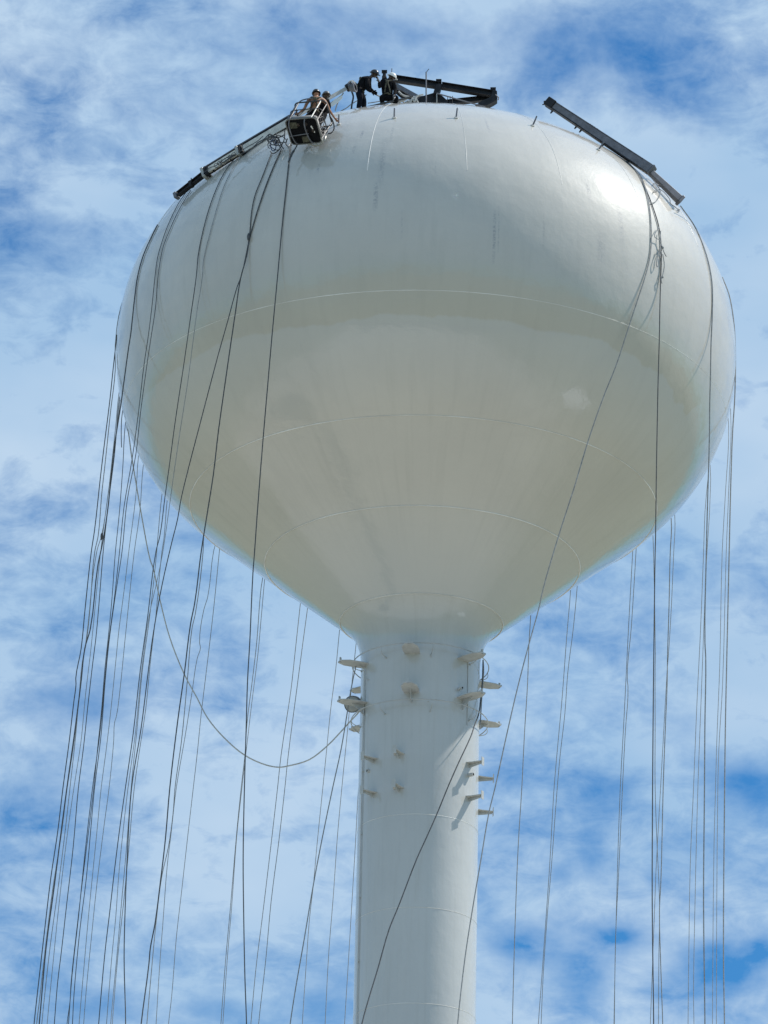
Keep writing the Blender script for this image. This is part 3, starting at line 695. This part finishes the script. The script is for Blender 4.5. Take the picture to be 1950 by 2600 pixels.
for pts in ([(519, 437), (535, 425), (545, 422), (562, 410)], [(610, 384), (630, 372), (650, 361), (668, 346)], [(612, 391), (640, 377), (664, 360), (690, 343)]): mb.tube(smooth_path([P(a, b, -6.8) for a, b in pts], 4), .013, 5)
tag(mb.build('cable', M['rope_dark']), 'black cable running along the underside of the left arm', 'cable')
tag(MB().prism([P(a, b, -5.6) for a, b in [(836, 268), (850, 252), (868, 243), (870, 248), (858, 260), (844, 270)]], (0, .02, 0)).build('plastic_sheet', M['white_plastic'], smooth=False), 'white scrap of sheeting hanging under the inner end of the left arm', 'sheeting')

# ------------------------------------------------------------------ ropes
GR_L, GR_R = 'ropes hanging left of the tower', 'ropes hanging right of the tower'
def zfix(pts):
    """carry a hanging rope on down to the ground"""
    a, b = pts[-3], pts[-1]; d = (b-a); k = b.z/max(-d.z, .01); e = b+Vector((d.x*k*.6, d.y*k*.6, -b.z+.02)); return pts+[lerp(b, e, .5)+Vector((0, 0, 0)), e]
def hang(pts, r, mat, label, group, side='front', down=True, name='rope', off=.03):
    pts = list(pts)
    if side == 'front':
        out = []; y0 = None
        for a, b in pts:
            h, n = hit_t(a, b)
            if h is not None and h.z > HE-.25: out.append(h+n*off); y0 = h.y-.03
            elif y0 is None:
                out.append(P(a, b, -5.3)); 
            else:
                y = min(y0, out[-1].y)
                if h is not None: y = min(y, h.y-.06)
                out.append(P(a, b, y))
    else:
        q = P(pts[0][0], pts[0][1], 0); x = max(-RT, min(RT, q.x)); y = math.sqrt(max(0, RT*RT-x*x)); y = min(y+.05, 12)
        if side == 'edge': y = -.6
        out = [P(a, b, y) for a, b in pts]
        # up behind the tank and over the shoulder
        a, b = out[0], out[min(2, len(out)-1)]; d = (a-b); k = (HE-a.z)/d.z if d.z > .01 else 0; top = a+d*max(k, 0)
        if top.z-a.z > .3:
            azk = math.atan2(top.x, -top.y); rim = polar(azk, RT+.04, HE); up = [polar(azk, dome[i][0]+.04, dome[i][1]+.03) for i in (36, 26, 18, 10, 4)]
            out = up+[rim]+out
    if down: out = zfix(out)
    o = MB().tube(smooth_path(out, 4), r*.88, 5).build(name, mat); return tag(o, label, 'rope', group)
D_, M_, P_ = M['rope_dark'], M['rope_mid'], M['rope_pale']
FR = 'ropes draped over the face of the tank'
front = [
 ([(402, 572), (388.5, 599), (366.8, 648), (351.9, 702), (345, 750), (336, 812), (331.8, 850), (327, 880), (306, 1034), (291, 1130), (280.6, 1227), (274.5, 1287), (261, 1377), (249, 1433), (229, 1599), (215.7, 1645), (206, 1731), (189, 1864), (170, 2000), (152.8, 2132), (136, 2265), (118, 2398), (103, 2563), (99.7, 2600)], .022, D_, 'dark rope nearest the left edge of the tank, leaving it to join the outer bundle'),
 ([(480, 482), (456, 516.6), (427.8, 575), (410, 626), (402, 656), (396, 700), (386.5, 771.5), (377, 850), (366, 924), (351.4, 1049), (334.8, 1169.5), (315, 1287), (303.6, 1400), (288.7, 1532.6), (275.4, 1632), (265.5, 1731.5), (255.5, 1847.5), (235, 2000), (215.8, 2165.8), (199, 2331.5), (182.6, 2480.7), (174, 2600)], .014, D_, 'left rope of the close pair that starts under the end block of the left arm'),
 ([(486, 485), (460, 527.5), (436, 577.6), (417, 626), (409, 663), (403.4, 703.8), (395, 780), (384.6, 850), (373.4, 924), (356.6, 1050), (345.4, 1151), (322.8, 1272), (310, 1400), (295, 1499), (278.7, 1615), (267, 1731.5), (257, 1864), (240.3, 2000), (219, 2232), (202.5, 2364.7), (187.6, 2530), (184, 2600)], .014, D_, 'right rope of the close pair that starts under the end block of the left arm'),
 ([(607.7, 395), (590.4, 413), (568.5, 444.4), (543.4, 500), (523, 564), (505.4, 646.5), (498.6, 700), (485.5, 793.4), (466.9, 924), (444.4, 1073.7), (429.5, 1186), (419, 1260.6), (405.7, 1362), (396, 1400), (375, 1566), (356.6, 1698), (338, 1864), (318.5, 2000), (305, 2096), (292, 2199), (278.7, 2315), (267, 2414), (250.5, 2600)], .016, D_, 'left rope of the pair hanging from the middle clamp of the left arm'),
 ([(625, 383), (607, 408), (592, 430), (570, 475), (552, 530), (533, 600), (518, 664), (514, 700), (500, 790), (476.5, 970.6), (455.4, 1106), (438.8, 1220.7), (429.8, 1287), (414.7, 1392.5), (402, 1460), (378, 1566), (360, 1698), (343.4, 1864), (325, 2000), (313.6, 2099.5), (302, 2215), (293.6, 2331), (283.7, 2431), (270.4, 2600)], .012, M_, 'right, thinner rope of the pair hanging from the middle clamp of the left arm'),
 ([(690, 392), (682, 412), (667, 451.4), (649, 496.6), (640, 540), (634.7, 600), (624, 650), (612.7, 700), (601.5, 730), (579, 812), (554.7, 898), (523, 1017.7), (500.5, 1103.7), (474.4, 1204.6), (459.4, 1268), (451, 1317), (436, 1377.5), (411.8, 1483), (388, 1615.5), (375, 1715), (358.4, 1847.5), (334, 2000), (323.5, 2165.8), (318, 2298), (315, 2431), (319, 2600)], .018, D_, 'dark rope from the tangle beside the basket that slants away left across the bowl'),
 ([(716, 380), (700, 415), (679, 466.5), (658, 526.8), (645, 570), (635.5, 605), (626, 650), (610.7, 707), (597.6, 793), (582.7, 894), (567.7, 999), (554.7, 1092), (541.6, 1204.5), (526.6, 1300), (510.8, 1400), (494, 1532.6), (484, 1582), (467.7, 1711.6), (451, 1831), (431, 2000), (419.6, 2132.6), (408, 2232), (393, 2348), (381.5, 2407.7), (378, 2447.5), (358.3, 2600)], .022, D_, 'thick dark rope from the basket that runs straight down beside the slanting one'),
 ([(738, 370), (735, 406), (727.4, 481.5), (720, 550), (705, 700), (691, 849.5), (678, 999), (666.8, 1129.8), (653.7, 1298), (646.5, 1400), (642.4, 1454), (634.3, 1630.6), (628.8, 1725.5), (624.8, 1861), (620.7, 2000), (617.5, 2180.8), (619, 2331.5), (622, 2482), (626, 2600)], .020, D_, 'single dark rope dropping from the basket floor, rightmost of those on the left half'),
 ([(1579, 400), (1617, 441), (1636, 479), (1647, 526.6), (1652, 590), (1648.7, 653), (1636, 710), (1623.4, 748), (1598, 825.7), (1563, 931.7), (1535.4, 1000), (1493.6, 1119), (1457.8, 1238.7), (1418, 1362), (1378, 1500), (1369.4, 1539.8), (1342.9, 1636), (1314, 1747), (1285, 1872.5), (1257, 2000), (1241.6, 2062.7), (1222, 2178), (1203, 2289), (1183.8, 2410), (1171.7, 2506), (1162, 2600)], .020, M_, 'rope curving over the bright right shoulder then slanting down in front of the column'),
 ([(1590, 411), (1622, 445), (1638, 481), (1658, 533), (1671, 577), (1677, 628), (1677, 716.5), (1675.5, 780), (1674, 862), (1671, 969.7), (1668.4, 1100), (1666.6, 1198.9), (1664.6, 1358), (1663.5, 1400), (1661, 1583), (1658.7, 1785.8), (1657, 2000), (1656, 2289), (1659.7, 2600)], .020, D_, 'rope with the knots that drops nearly plumb down the right side of the tank'),
 ([(1728, 523), (1765.9, 583.6), (1791, 646.9), (1805.4, 716.5), (1808.6, 795.6), (1805.4, 874.8), (1803.8, 963), (1802, 1033), (1801.6, 1100), (1796, 1300), (1793.7, 1400), (1790, 1631), (1792, 1670), (1790, 1834), (1788.9, 2000), (1786.5, 2289), (1790, 2600)], .022, M_, 'thick rope curving from the tail of the right arm, hanging inside the right edge'),
]
for pts, r, mt, lb in front: hang(pts, r, mt, lb, FR)
# upper loop of the second strand that leaves the knot
hang([(1800, 1120), (1790, 1300), (1786.5, 1400), (1779, 1593), (1769.6, 1785.8), (1761, 2000), (1752.7, 2193), (1748.9, 2434), (1747, 2600)], .012, M_, 'thin outermost-left rope of the three beside the thick one on the right', GR_R, 'back')
hang([(1801, 1130), (1791, 1480), (1781.7, 1737.5), (1772, 2000), (1764.8, 2289), (1761, 2530), (1762, 2600)], .012, M_, 'thin middle rope of the three beside the thick one on the right', GR_R, 'back')
# right edge
hang([(1833.9, 703.8), (1851, 748), (1862.4, 811), (1866.8, 874.8), (1866, 1001), (1860, 1100), (1855, 1250), (1851.6, 1400), (1844, 1737.5), (1842, 1834), (1840, 2000), (1837, 2434), (1839.5, 2600)], .022, M_, 'rope hugging the rightmost edge of the tank and hanging far right', FR, 'edge')
hang([(1855, 1040), (1850, 1250), (1844, 1400), (1834.7, 1737.5), (1825, 1906), (1822.7, 2000), (1818.8, 2600)], .012, M_, 'middle thin rope of the three farthest right', GR_R, 'back')
hang([(1850, 1080), (1842, 1250), (1833.8, 1400), (1827.5, 1689), (1820, 1882), (1816.9, 2000), (1813, 2144.7), (1809, 2600)], .012, M_, 'left thin rope of the three farthest right', GR_R, 'back')
right = [
 ([(1608, 1375), (1606.6, 1400), (1596, 1593), (1584, 1834), (1575, 2000), (1565.7, 2289), (1558.9, 2600)], .013, 'left strand of the close pair halfway between the column and the right edge'),
 ([(1616, 1380), (1615, 1400), (1603, 1593), (1592.7, 1728), (1594.6, 1742), (1587.8, 1858), (1580.6, 2000), (1572, 2193), (1563, 2386), (1560, 2600)], .013, 'right, kinked strand of the close pair halfway between the column and the right edge'),
 ([(1449, 1496), (1439, 1617), (1427, 1776), (1415, 1906), (1407, 2000), (1404, 2048), (1396, 2193), (1386, 2337.5), (1374, 2506), (1367, 2600)], .013, 'left strand of the pair leaving the underside of the bowl right of the column'),
 ([(1465.8, 1486.8), (1456, 1593), (1441.7, 1708.6), (1434.5, 1809.9), (1422, 1920.8), (1415, 2000), (1400.7, 2193), (1388.7, 2337.5), (1379, 2482), (1374, 2600)], .013, 'right strand of the pair leaving the underside of the bowl right of the column'),
 ([(1347.7, 1559), (1342.9, 1641), (1339.5, 1737.5), (1332, 1858), (1325, 2000), (1316, 2144.7), (1306.7, 2386), (1301, 2600)], .016, 'single plumb rope nearest the column on its right'),
 ([(1705, 1340), (1702, 1400), (1698.7, 1544.7), (1694.9, 1670), (1694, 1737.5), (1690, 1834), (1684, 2000), (1678, 2241), (1674.6, 2308.6), (1678, 2458), (1682.8, 2600)], .018, 'darker rope crossing the knotted one low on the right'),
 ([(1714, 1330), (1710.8, 1400), (1704.5, 1544.7), (1696, 1680), (1694, 1700)], .012, 'short upper strand merging into the rope low on the right'),
 ([(1664, 1660), (1663.5, 1689), (1663.5, 1850), (1663.5, 2000), (1668.4, 2144.7), (1674.6, 2289), (1673, 2434), (1672, 2600)], .013, 'thin strand beside the plumb knotted rope, bending to the right below'),
]
for pts, r, lb in right: hang(pts, r, M_, lb, GR_R, 'back')
left = [
 ([(297, 850), (288, 930), (279, 1015.8), (264, 1136), (255, 1211.7), (240, 1347), (232, 1400), (215.8, 1549), (205.8, 1648.6), (192.5, 1721.6), (193, 1738), (187.6, 1781), (176, 1880.7), (160, 2000), (146, 2116), (129.6, 2225), (113, 2364.7), (99.7, 2480.7), (86.5, 2600)], .018, D_, 'outermost left rope of all, kinked halfway down', 'edge'),
 ([(292.6, 940), (280.6, 1046), (267, 1175.5), (258, 1257), (249, 1362), (240.6, 1400), (229, 1539), (219, 1632), (209, 1681.8), (199, 1791), (186, 1897), (170.5, 2000), (156, 2116), (132.9, 2265), (116.3, 2397.8), (101.4, 2530), (93, 2600)], .016, M_, 'second rope from the left in the outer bundle', 'edge'),
 ([(301.7, 1000.7), (294, 1079), (282, 1190.6), (273, 1266), (258, 1359), (245.6, 1400), (222, 1599), (202.5, 1748), (192.5, 1864), (177.6, 2000), (162.7, 2132.6), (146, 2265), (127.9, 2397.8), (113, 2530), (106, 2600)], .014, M_, 'rope in the middle of the outer left bundle', 'back'),
 ([(303, 1012.8), (291, 1151), (276, 1272), (262, 1400), (253.9, 1499.5), (243.9, 1615), (235.6, 1681.8), (222.4, 1797.8), (212, 1897), (199, 2000), (185.9, 2149), (169, 2298), (156, 2414), (146, 2497), (137.8, 2600)], .016, D_, 'innermost rope of the outer left bundle', 'back'),
 ([(300, 1061), (284, 1180), (270, 1287), (255.5, 1400), (239, 1565.8), (230.7, 1648.6), (217, 1764.6), (205.8, 1880.7), (187.6, 2000), (169, 2132.6), (149.5, 2298), (136, 2431), (119.6, 2600)], .012, M_, 'second innermost, thin rope of the outer left bundle', 'back'),
 ([(318, 1079), (312, 1181.5), (303, 1302), (293, 1400), (283.7, 1526), (275.4, 1612), (266, 1700), (258, 1800), (248, 1897), (238, 2000), (212, 2215), (196, 2350), (180, 2500), (178, 2540), (170, 2600)], .014, D_, 'rope joining the second bundle from the left near its foot', 'back'),
 ([(351.4, 1160), (345, 1257), (327, 1400), (315, 1499.5), (302, 1599), (293.7, 1681.8), (282, 1797.8), (270.4, 1897), (257, 2000), (245.6, 2116), (235.6, 2215.5), (225.7, 2315), (212.4, 2464), (200.8, 2600)], .012, M_, 'left of two thin single ropes between the second and third bundles on the left', 'back'),
 ([(363.5, 1184.5), (355, 1300), (341, 1400), (328.5, 1516), (315, 1648.6), (305, 1748), (295, 1821), (291, 1834), (288.7, 1880.7), (277, 2000), (263.8, 2099.5), (245.6, 2248.6), (232, 2381), (219, 2513.8), (212.4, 2600)], .012, M_, 'right of two thin single ropes between the second and third bundles on the left, kinked', 'back'),
 ([(411, 1257), (401, 1362), (398, 1400), (380, 1566), (362, 1698), (348, 1850), (333, 2000), (320, 2166), (308, 2298), (298, 2414), (290, 2500), (281, 2600)], .013, M_, 'left strand in the dark third bundle from the left', 'back'),
 ([(424, 1275), (416, 1370), (411.3, 1400), (396, 1560), (382, 1680), (370, 1800), (352, 1920), (341, 2000), (326, 2166), (314, 2290), (300, 2420), (285, 2600)], .013, M_, 'right strand in the dark third bundle from the left', 'back'),
 ([(517, 1366), (515.7, 1400), (495.9, 1559), (487.6, 1595.6), (476, 1724.9), (461, 1880.7), (444.5, 2000), (439.5, 2066), (428, 2149), (411, 2225), (394.8, 2358), (384.8, 2464), (373, 2600)], .016, M_, 'rope paired with the thick dark one below the bowl on the left', 'back'),
 ([(545.8, 1386.5), (542.3, 1400), (527.4, 1516), (517.4, 1549), (506.8, 1632), (509, 1645), (500.8, 1671.8), (487.6, 1758), (471, 1864), (447.8, 2000), (434.5, 2116), (424.6, 2198.9), (414.6, 2331.5), (404.7, 2464), (396.4, 2600)], .013, M_, 'kinked thin rope under the left flank of the bowl', 'back'),
 ([(558, 1390), (557, 1400), (543.9, 1532.6), (530.7, 1648.6), (520.7, 1731.5), (510.8, 1814), (500.8, 1913.8), (490.9, 2000), (477.6, 2116), (461, 2265), (447.8, 2381), (436, 2530), (428, 2600)], .013, M_, 'lone straight rope right of the kinked one on the left', 'back'),
 ([(667, 1467), (662.7, 1495), (651.9, 1630.6), (641, 1725.5), (627.5, 1834), (622, 1915), (612.5, 2000), (600.5, 2120.6), (585.4, 2301), (573, 2437), (561, 2600)], .014, M_, 'left strand of the twin ropes crossing behind the single dark rope', 'back'),
 ([(672, 1470), (664, 1560), (655, 1660), (640, 1780), (626, 1900), (614.5, 2000), (601.5, 2120.6), (588.4, 2301), (577, 2437), (566, 2600)], .012, M_, 'right strand of the twin ropes crossing behind the single dark rope', 'back'),
 ([(763, 1530), (750, 1650), (738.7, 1752.6), (714, 1915), (704.8, 2000), (683.9, 2180.8), (665.8, 2331.5), (650.7, 2452), (637, 2600)], .014, M_, 'left rope of the pair hanging below the bowl midway to the column', 'back'),
 ([(781, 1543.8), (768, 1640), (755, 1739), (730.6, 1929), (723.4, 2000), (708, 2135.6), (688.4, 2289), (674.8, 2437), (656.7, 2600)], .014, M_, 'right rope of the pair hanging below the bowl midway to the column', 'back'),
 ([(862, 1600.7), (852.6, 1698), (839, 1806.9), (829.6, 1901.8), (819.7, 2000), (804.4, 2150.7), (795.4, 2250), (786, 2331.5), (777.3, 2452), (767.6, 2600)], .013, M_, 'thin rope hanging just outside the antenna arms left of the column', 'back'),
 ([(904, 1636), (893, 1739), (883.8, 1840), (868, 2000), (857, 2120.6), (846.6, 2271), (834.6, 2422), (825.5, 2600)], .013, M_, 'thin rope passing behind the antenna arms left of the column', 'back'),
 ([(915, 1930), (908.4, 2030), (902, 2150.7), (894.8, 2271), (884, 2452), (875, 2600)], .013, M_, 'rope running close along the left edge of the column', 'back'),
]
for pts, r, mt, lb, sd in left: hang(pts, r, mt, lb, GR_L, sd)
hang([(309, 1061), (307.7, 1106), (308.6, 1136)], .016, D_, 'short loose rope end hanging beside the left bundle just under the tank edge', GR_L, 'back', down=False)
# lines tied to the column rings
ra = math.radians(-75); tie1 = polar(ra, RC+.27, 51.68)
pts = [tie1]+[P(a, b, -.6) for a, b in [(903.9, 1681), (897, 1720), (889, 1762), (882, 1806), (866, 1901.8), (844.6, 2000), (816.5, 2135.6), (795.4, 2247), (771, 2391.8), (750, 2512), (736.6, 2600)]]
tag(MB().tube(smooth_path(zfix(pts), 4), .018, 5).build('rope', M_), 'dark rope tied to the upper column ring at left, slanting down leftwards', 'rope')
tie2 = P(1226.5, 1675.5, -.15)
pts = [tie2]+[P(a, b, y) for a, b, y in [(1225, 1724.6, -.2), (1221, 1768, -.4), (1216, 1811, -.8), (1204.8, 1842, -1.3), (1196, 1869, -1.7), (1164, 1938, -2.2), (1141, 1990, -2.4), (1109, 2068, -2.6), (1086, 2120, -2.8), (1058.7, 2180, -3.0), (1012.4, 2300, -3.3), (988.5, 2358.6, -3.5), (958, 2465, -3.8), (940.8, 2521, -4.0), (919, 2600, -4.3)]]
tag(MB().tube(smooth_path(zfix(pts), 4), .020, 5).build('rope', D_), 'dark rope from the upper ring on the right, slanting across the face of the column', 'rope')
pts = [(1226.5, 1675.5, .05), (1228, 1700, .1), (1226, 1735, .2), (1222, 1790, .3), (1219, 1850, .3)]
tag(MB().tube(smooth_path([P(*p) for p in pts], 4), .02, 5).build('rope', M_), 'short doubled line with a snap hook on the right end of the upper ring', 'rope')
cat = [(322, 1085), (325.8, 1097), (333, 1151), (345.4, 1226.8), (363.5, 1332), (381.5, 1422.7), (388, 1439.8), (406, 1522.7), (431, 1618.8), (467.7, 1711.6), (500, 1771.6), (527, 1823), (567.8, 1872), (622, 1918), (676, 1942.5), (708.9, 1948), (730.6, 1945), (784.8, 1929), (831, 1893.7), (870, 1853), (888, 1833), (905, 1815), (921, 1797)]
ys = [2.5+(-.9-2.5)*min(1, i/(len(cat)-1)) for i in range(len(cat))]
pts = [P(a, b, y) for (a, b), y in zip(cat, ys)]; pts = [polar(math.radians(-104), RT+.04, HE)]+pts+[polar(math.radians(-66), RC+.27, 49.86)]
tag(MB().tube(smooth_path(pts, 4), .021, 6).build('hose', M['rope_pale']), 'slack pale hose sagging in a deep curve from tank edge to lower column ring', 'hose')
# knots and cords on the right shoulder
mb = MB()
for pts in ([(1645.6, 444), (1654, 458), (1664, 471.5), (1672, 483), (1667.4, 508), (1657, 517), (1650, 518)], [(1648, 440), (1662, 465), (1672, 483), (1682, 490), (1697, 508), (1699.5, 519.6), (1712, 528.8), (1721, 536.8)],
            [(1672, 483), (1662, 484), (1656, 476), (1662, 470), (1674, 478)], [(1668, 489), (1659, 487), (1657, 492)], [(1718, 533), (1723, 534), (1721, 539), (1717, 537)]):
    mb.tube(smooth_path(on_tank(pts, .05), 4), .013, 5)
tag(mb.build('rope_coil', M['rope_mid']), 'thin knotted cord straggling below the collar of the right arm', 'rope')
mb = MB()
for pts in ([(1668, 580), (1657, 605), (1662, 609), (1668, 612), (1674, 628)], [(1672, 590), (1671, 615), (1676, 630)], [(1668, 636), (1664, 655), (1661, 670), (1663, 680), (1668, 672), (1669, 655), (1674, 640)], [(1674, 632), (1669, 640), (1666, 648)], [(1676, 632), (1681, 645), (1686, 654)],
            [(1677, 648), (1681, 675), (1677, 700), (1673, 712), (1675, 722)]):
    mb.tube(smooth_path(on_tank(pts, .09), 4), .014, 5)
mb.sphere(on_tank([(1676, 632)], .1)[0], .045, 8, 6); mb.sphere(on_tank([(1676, 706)], .1)[0], .035, 8, 6)
tag(mb.build('rope_coil', M['rope_mid']), 'knot with small loops and loose ends tied into the plumb rope on the right', 'rope')
for pt, yy in (((634.7, 604), None), ((258.5, 1362), 0)):
    q = on_tank([pt], .08)[0] if yy is None else P(pt[0], pt[1], yy)
    tag(MB().sphere(q, (.045, .045, .13), 8, 6).build('knot', D_), 'dark knot joining two ropes on the upper left face of the tank' if yy is None else 'small dark knot in the outer left rope bundle', 'knot')

# ------------------------------------------------------------------ ground
def gmat(name, c1, c2, sc):
    m, nt, b = new_mat(name); geo = N(nt, 'ShaderNodeNewGeometry'); n1 = N(nt, 'ShaderNodeTexNoise', inp={'Scale': sc, 'Detail': 8}); L(nt, geo.outputs['Position'], n1.inputs['Vector'])
    L(nt, mixc(nt, math_n(nt, 'MULTIPLY_ADD', n1.outputs[0], 2.4, -.7, True), c1, c2), b.inputs['Base Color']); b.inputs['Roughness'].default_value = .9; return m
def sheet(name, x0, x1, y0, y1, z, mat):
    me = bpy.data.meshes.new(name); me.from_pydata([(x0, y0, z), (x1, y0, z), (x1, y1, z), (x0, y1, z)], [], [(0, 1, 2, 3)]); me.materials.append(mat)
    o = bpy.data.objects.new(name, me); COL.objects.link(o); o['kind'] = 'structure'; return o
gm_, gnt, gb = new_mat('dry_ground'); gge = N(gnt, 'ShaderNodeNewGeometry'); gsx = N(gnt, 'ShaderNodeSeparateXYZ'); L(gnt, gge.outputs['Position'], gsx.inputs[0])
def gnoise(sc, det):
    n = N(gnt, 'ShaderNodeTexNoise', inp={'Scale': sc, 'Detail': det}); L(gnt, gge.outputs['Position'], n.inputs['Vector']); return n.outputs[0]
gx = math_n(gnt, 'DIVIDE', math_n(gnt, 'ADD', gsx.outputs[0], 14), 62); gy = math_n(gnt, 'DIVIDE', math_n(gnt, 'ADD', gsx.outputs[1], 28), 84)
gr_ = math_n(gnt, 'SQRT', math_n(gnt, 'ADD', math_n(gnt, 'MULTIPLY', gx, gx), math_n(gnt, 'MULTIPLY', gy, gy)))      # pale gravel shaped to bounce light under the tank, thinning out into the meadow
gf = math_n(gnt, 'MULTIPLY_ADD', math_n(gnt, 'ADD', gr_, math_n(gnt, 'MULTIPLY', gnoise(.04, 4), .5)), -3.2, 4.6, True)
ca = mixc(gnt, math_n(gnt, 'MULTIPLY_ADD', gnoise(.05, 8), 2.4, -.7, True), (.12, .135, .075), (.20, .205, .13)); cb = mixc(gnt, math_n(gnt, 'MULTIPLY_ADD', gnoise(.6, 8), 2.4, -.7, True), (.43, .41, .36), (.53, .505, .45))
L(gnt, mixc(gnt, gf, ca, cb), gb.inputs['Base Color']); gb.inputs['Roughness'].default_value = .9
sheet('ground', -3000, 3000, -3000, 3000, 0, gm_)
sheet('road', -400, 400, -118, -106, .004, gmat('asphalt', (.05, .05, .05), (.07, .07, .07), .6))
sheet('added_reflector_slab', 58, 74, -26, -10, .012, gmat('added_reflector_slab', (.80, .80, .78), (.86, .86, .84), .8))  # unseen bright slab, added so that its reflection glows on the bowl
sheet('concrete_pad', -9, 9, -9, 9, .008, gmat('concrete', (.42, .41, .38), (.5, .49, .46), .8))

# ------------------------------------------------------------------ light
saz, sel = math.radians(103.5), math.radians(51)
sd = Vector((math.sin(saz)*math.cos(sel), -math.cos(saz)*math.cos(sel), math.sin(sel))); el = math.asin(sd.z); azs = math.atan2(sd.x, sd.y)
sun = bpy.data.lights.new('sun', 'SUN'); sun.energy = 4.2; sun.angle = math.radians(.53); sun.color = (1, .955, .88)
so = bpy.data.objects.new('sun', sun); COL.objects.link(so); so.rotation_euler = sd.to_track_quat('Z', 'Y').to_euler(); so.location = (30, 20, 90)
w = bpy.data.worlds.new('World'); scene.world = w; w.use_nodes = True; nt = w.node_tree; bg = nt.nodes['Background']
sky = nt.nodes.new('ShaderNodeTexSky'); sky.sky_type = 'NISHITA'; sky.sun_disc = False; sky.sun_elevation = el; sky.sun_rotation = azs; sky.air_density = 1.2; sky.dust_density = .6; sky.ozone_density = 1.5
tc = nt.nodes.new('ShaderNodeTexCoord'); G = tc.outputs['Generated']
def vadd(v, s, o):
    m = nt.nodes.new('ShaderNodeMapping'); m.inputs['Scale'].default_value = s; m.inputs['Location'].default_value = o; L(nt, v, m.inputs[0]); return m.outputs[0]
def wn(sc, det, ro, vec, dist=0):
    n = N(nt, 'ShaderNodeTexNoise', inp={'Scale': sc, 'Detail': det, 'Roughness': ro, 'Distortion': dist}); L(nt, vec, n.inputs['Vector']); return n.outputs[0]
sx = nt.nodes.new('ShaderNodeSeparateXYZ'); L(nt, G, sx.inputs[0])
n1 = wn(22, 6, .55, vadd(G, (1, 1, 1.55), (3.1, 0, 1.7)), .3)
n2 = wn(80, 7, .64, vadd(G, (1, 1, 2.0), (7.3, 2, 4.1)), .5)
n3 = wn(9, 3, .5, vadd(G, (1, 1, 1.3), (1.3, 5, .2)))
cl = math_n(nt, 'ADD', math_n(nt, 'ADD', math_n(nt, 'MULTIPLY', n1, 1.5), math_n(nt, 'ADD', math_n(nt, 'MULTIPLY', n2, .95), math_n(nt, 'MULTIPLY', wn(230, 4, .6, vadd(G, (1, 1, 1.3), (4, 1, 8))), .22))), math_n(nt, 'MULTIPLY', n3, .6))   # about 1.5 on average
# gaps in the cloud sheet, each a direction in the sky: (pixel it is seen at, half widths in px, strength)
GAPS = [(1340, 2400, 100, 55, 1.0), (1480, 2470, 70, 60, .9), (1560, 2385, 80, 40, 1.0), (1830, 2450, 120, 65, 1.05), (1940, 2410, 40, 40, .8), (1900, 1980, 110, 70, .7), (1760, 1840, 110, 70, .5), (210, 1790, 150, 70, .55), (260, 2560, 130, 40, .5), (1500, 2180, 40, 60, .45),
        (560, 2560, 90, 40, .5), (1420, 2215, 40, 30, .4), (960, 60, 420, 110, .42), (1500, 130, 330, 110, .42), (1700, 330, 240, 90, .26), (500, 260, 200, 90, .2), (120, 100, 200, 90, .26), (120, 620, 160, 120, .2), (1560, 2010, 80, 50, .35), (820, 2540, 90, 50, .4), (100, 2000, 110, 90, .35), (1850, 1500, 120, 90, .2)]
gsum = None
for px, py, wx, wy, k in GAPS:
    d = ray(px, py); dp = nt.nodes.new('ShaderNodeVectorMath'); dp.operation = 'SUBTRACT'; L(nt, G, dp.inputs[0]); dp.inputs[1].default_value = d
    def comp(vec, sc):
        q = nt.nodes.new('ShaderNodeVectorMath'); q.operation = 'DOT_PRODUCT'; L(nt, dp.outputs[0], q.inputs[0]); q.inputs[1].default_value = vec/sc*FPX; return q.outputs['Value']
    a, b = comp(Rv, wx), comp(Uv, wy); r2 = math_n(nt, 'ADD', math_n(nt, 'MULTIPLY', a, a), math_n(nt, 'MULTIPLY', b, b))
    g = math_n(nt, 'MULTIPLY', math_n(nt, 'POWER', 2.718, math_n(nt, 'MULTIPLY', r2, -1.0)), k); gsum = g if gsum is None else math_n(nt, 'ADD', gsum, g)
gm = math_n(nt, 'MULTIPLY', gsum, math_n(nt, 'MULTIPLY_ADD', n2, 3.0, -.6))
cov = math_n(nt, 'SUBTRACT', math_n(nt, 'MULTIPLY_ADD', math_n(nt, 'SUBTRACT', cl, 1.60), 1.7, .79), gm)
cov = math_n(nt, 'SUBTRACT', cov, math_n(nt, 'MULTIPLY', math_n(nt, 'MAXIMUM', math_n(nt, 'SUBTRACT', .25, sx.outputs[2]), 0.0), 3.2))   # the sheet thins towards the horizon
cov = math_n(nt, 'MINIMUM', math_n(nt, 'MAXIMUM', cov, 0.0), 1.0)
tint = wn(14, 4, .5, vadd(G, (1, 1, 2), (0, 9, 3)))
cloud = mixc(nt, math_n(nt, 'MULTIPLY_ADD', tint, 2.4, -.7, True), CLOUD_A if 'CLOUD_A' in globals() else (3.1, 4.95, 7.2), CLOUD_B if 'CLOUD_B' in globals() else (4.8, 6.25, 7.9))
blue = mixc(nt, 1.0, sky.outputs[0], (.23, .68, 1.08), 'MULTIPLY')
L(nt, mixc(nt, cov, blue, cloud), bg.inputs['Color']); bg.inputs['Strength'].default_value = .1
vs = scene.view_settings; vs.view_transform = 'Standard'; vs.look = 'None'; vs.exposure = .10; vs.gamma = 1; vs.use_curve_mapping = False
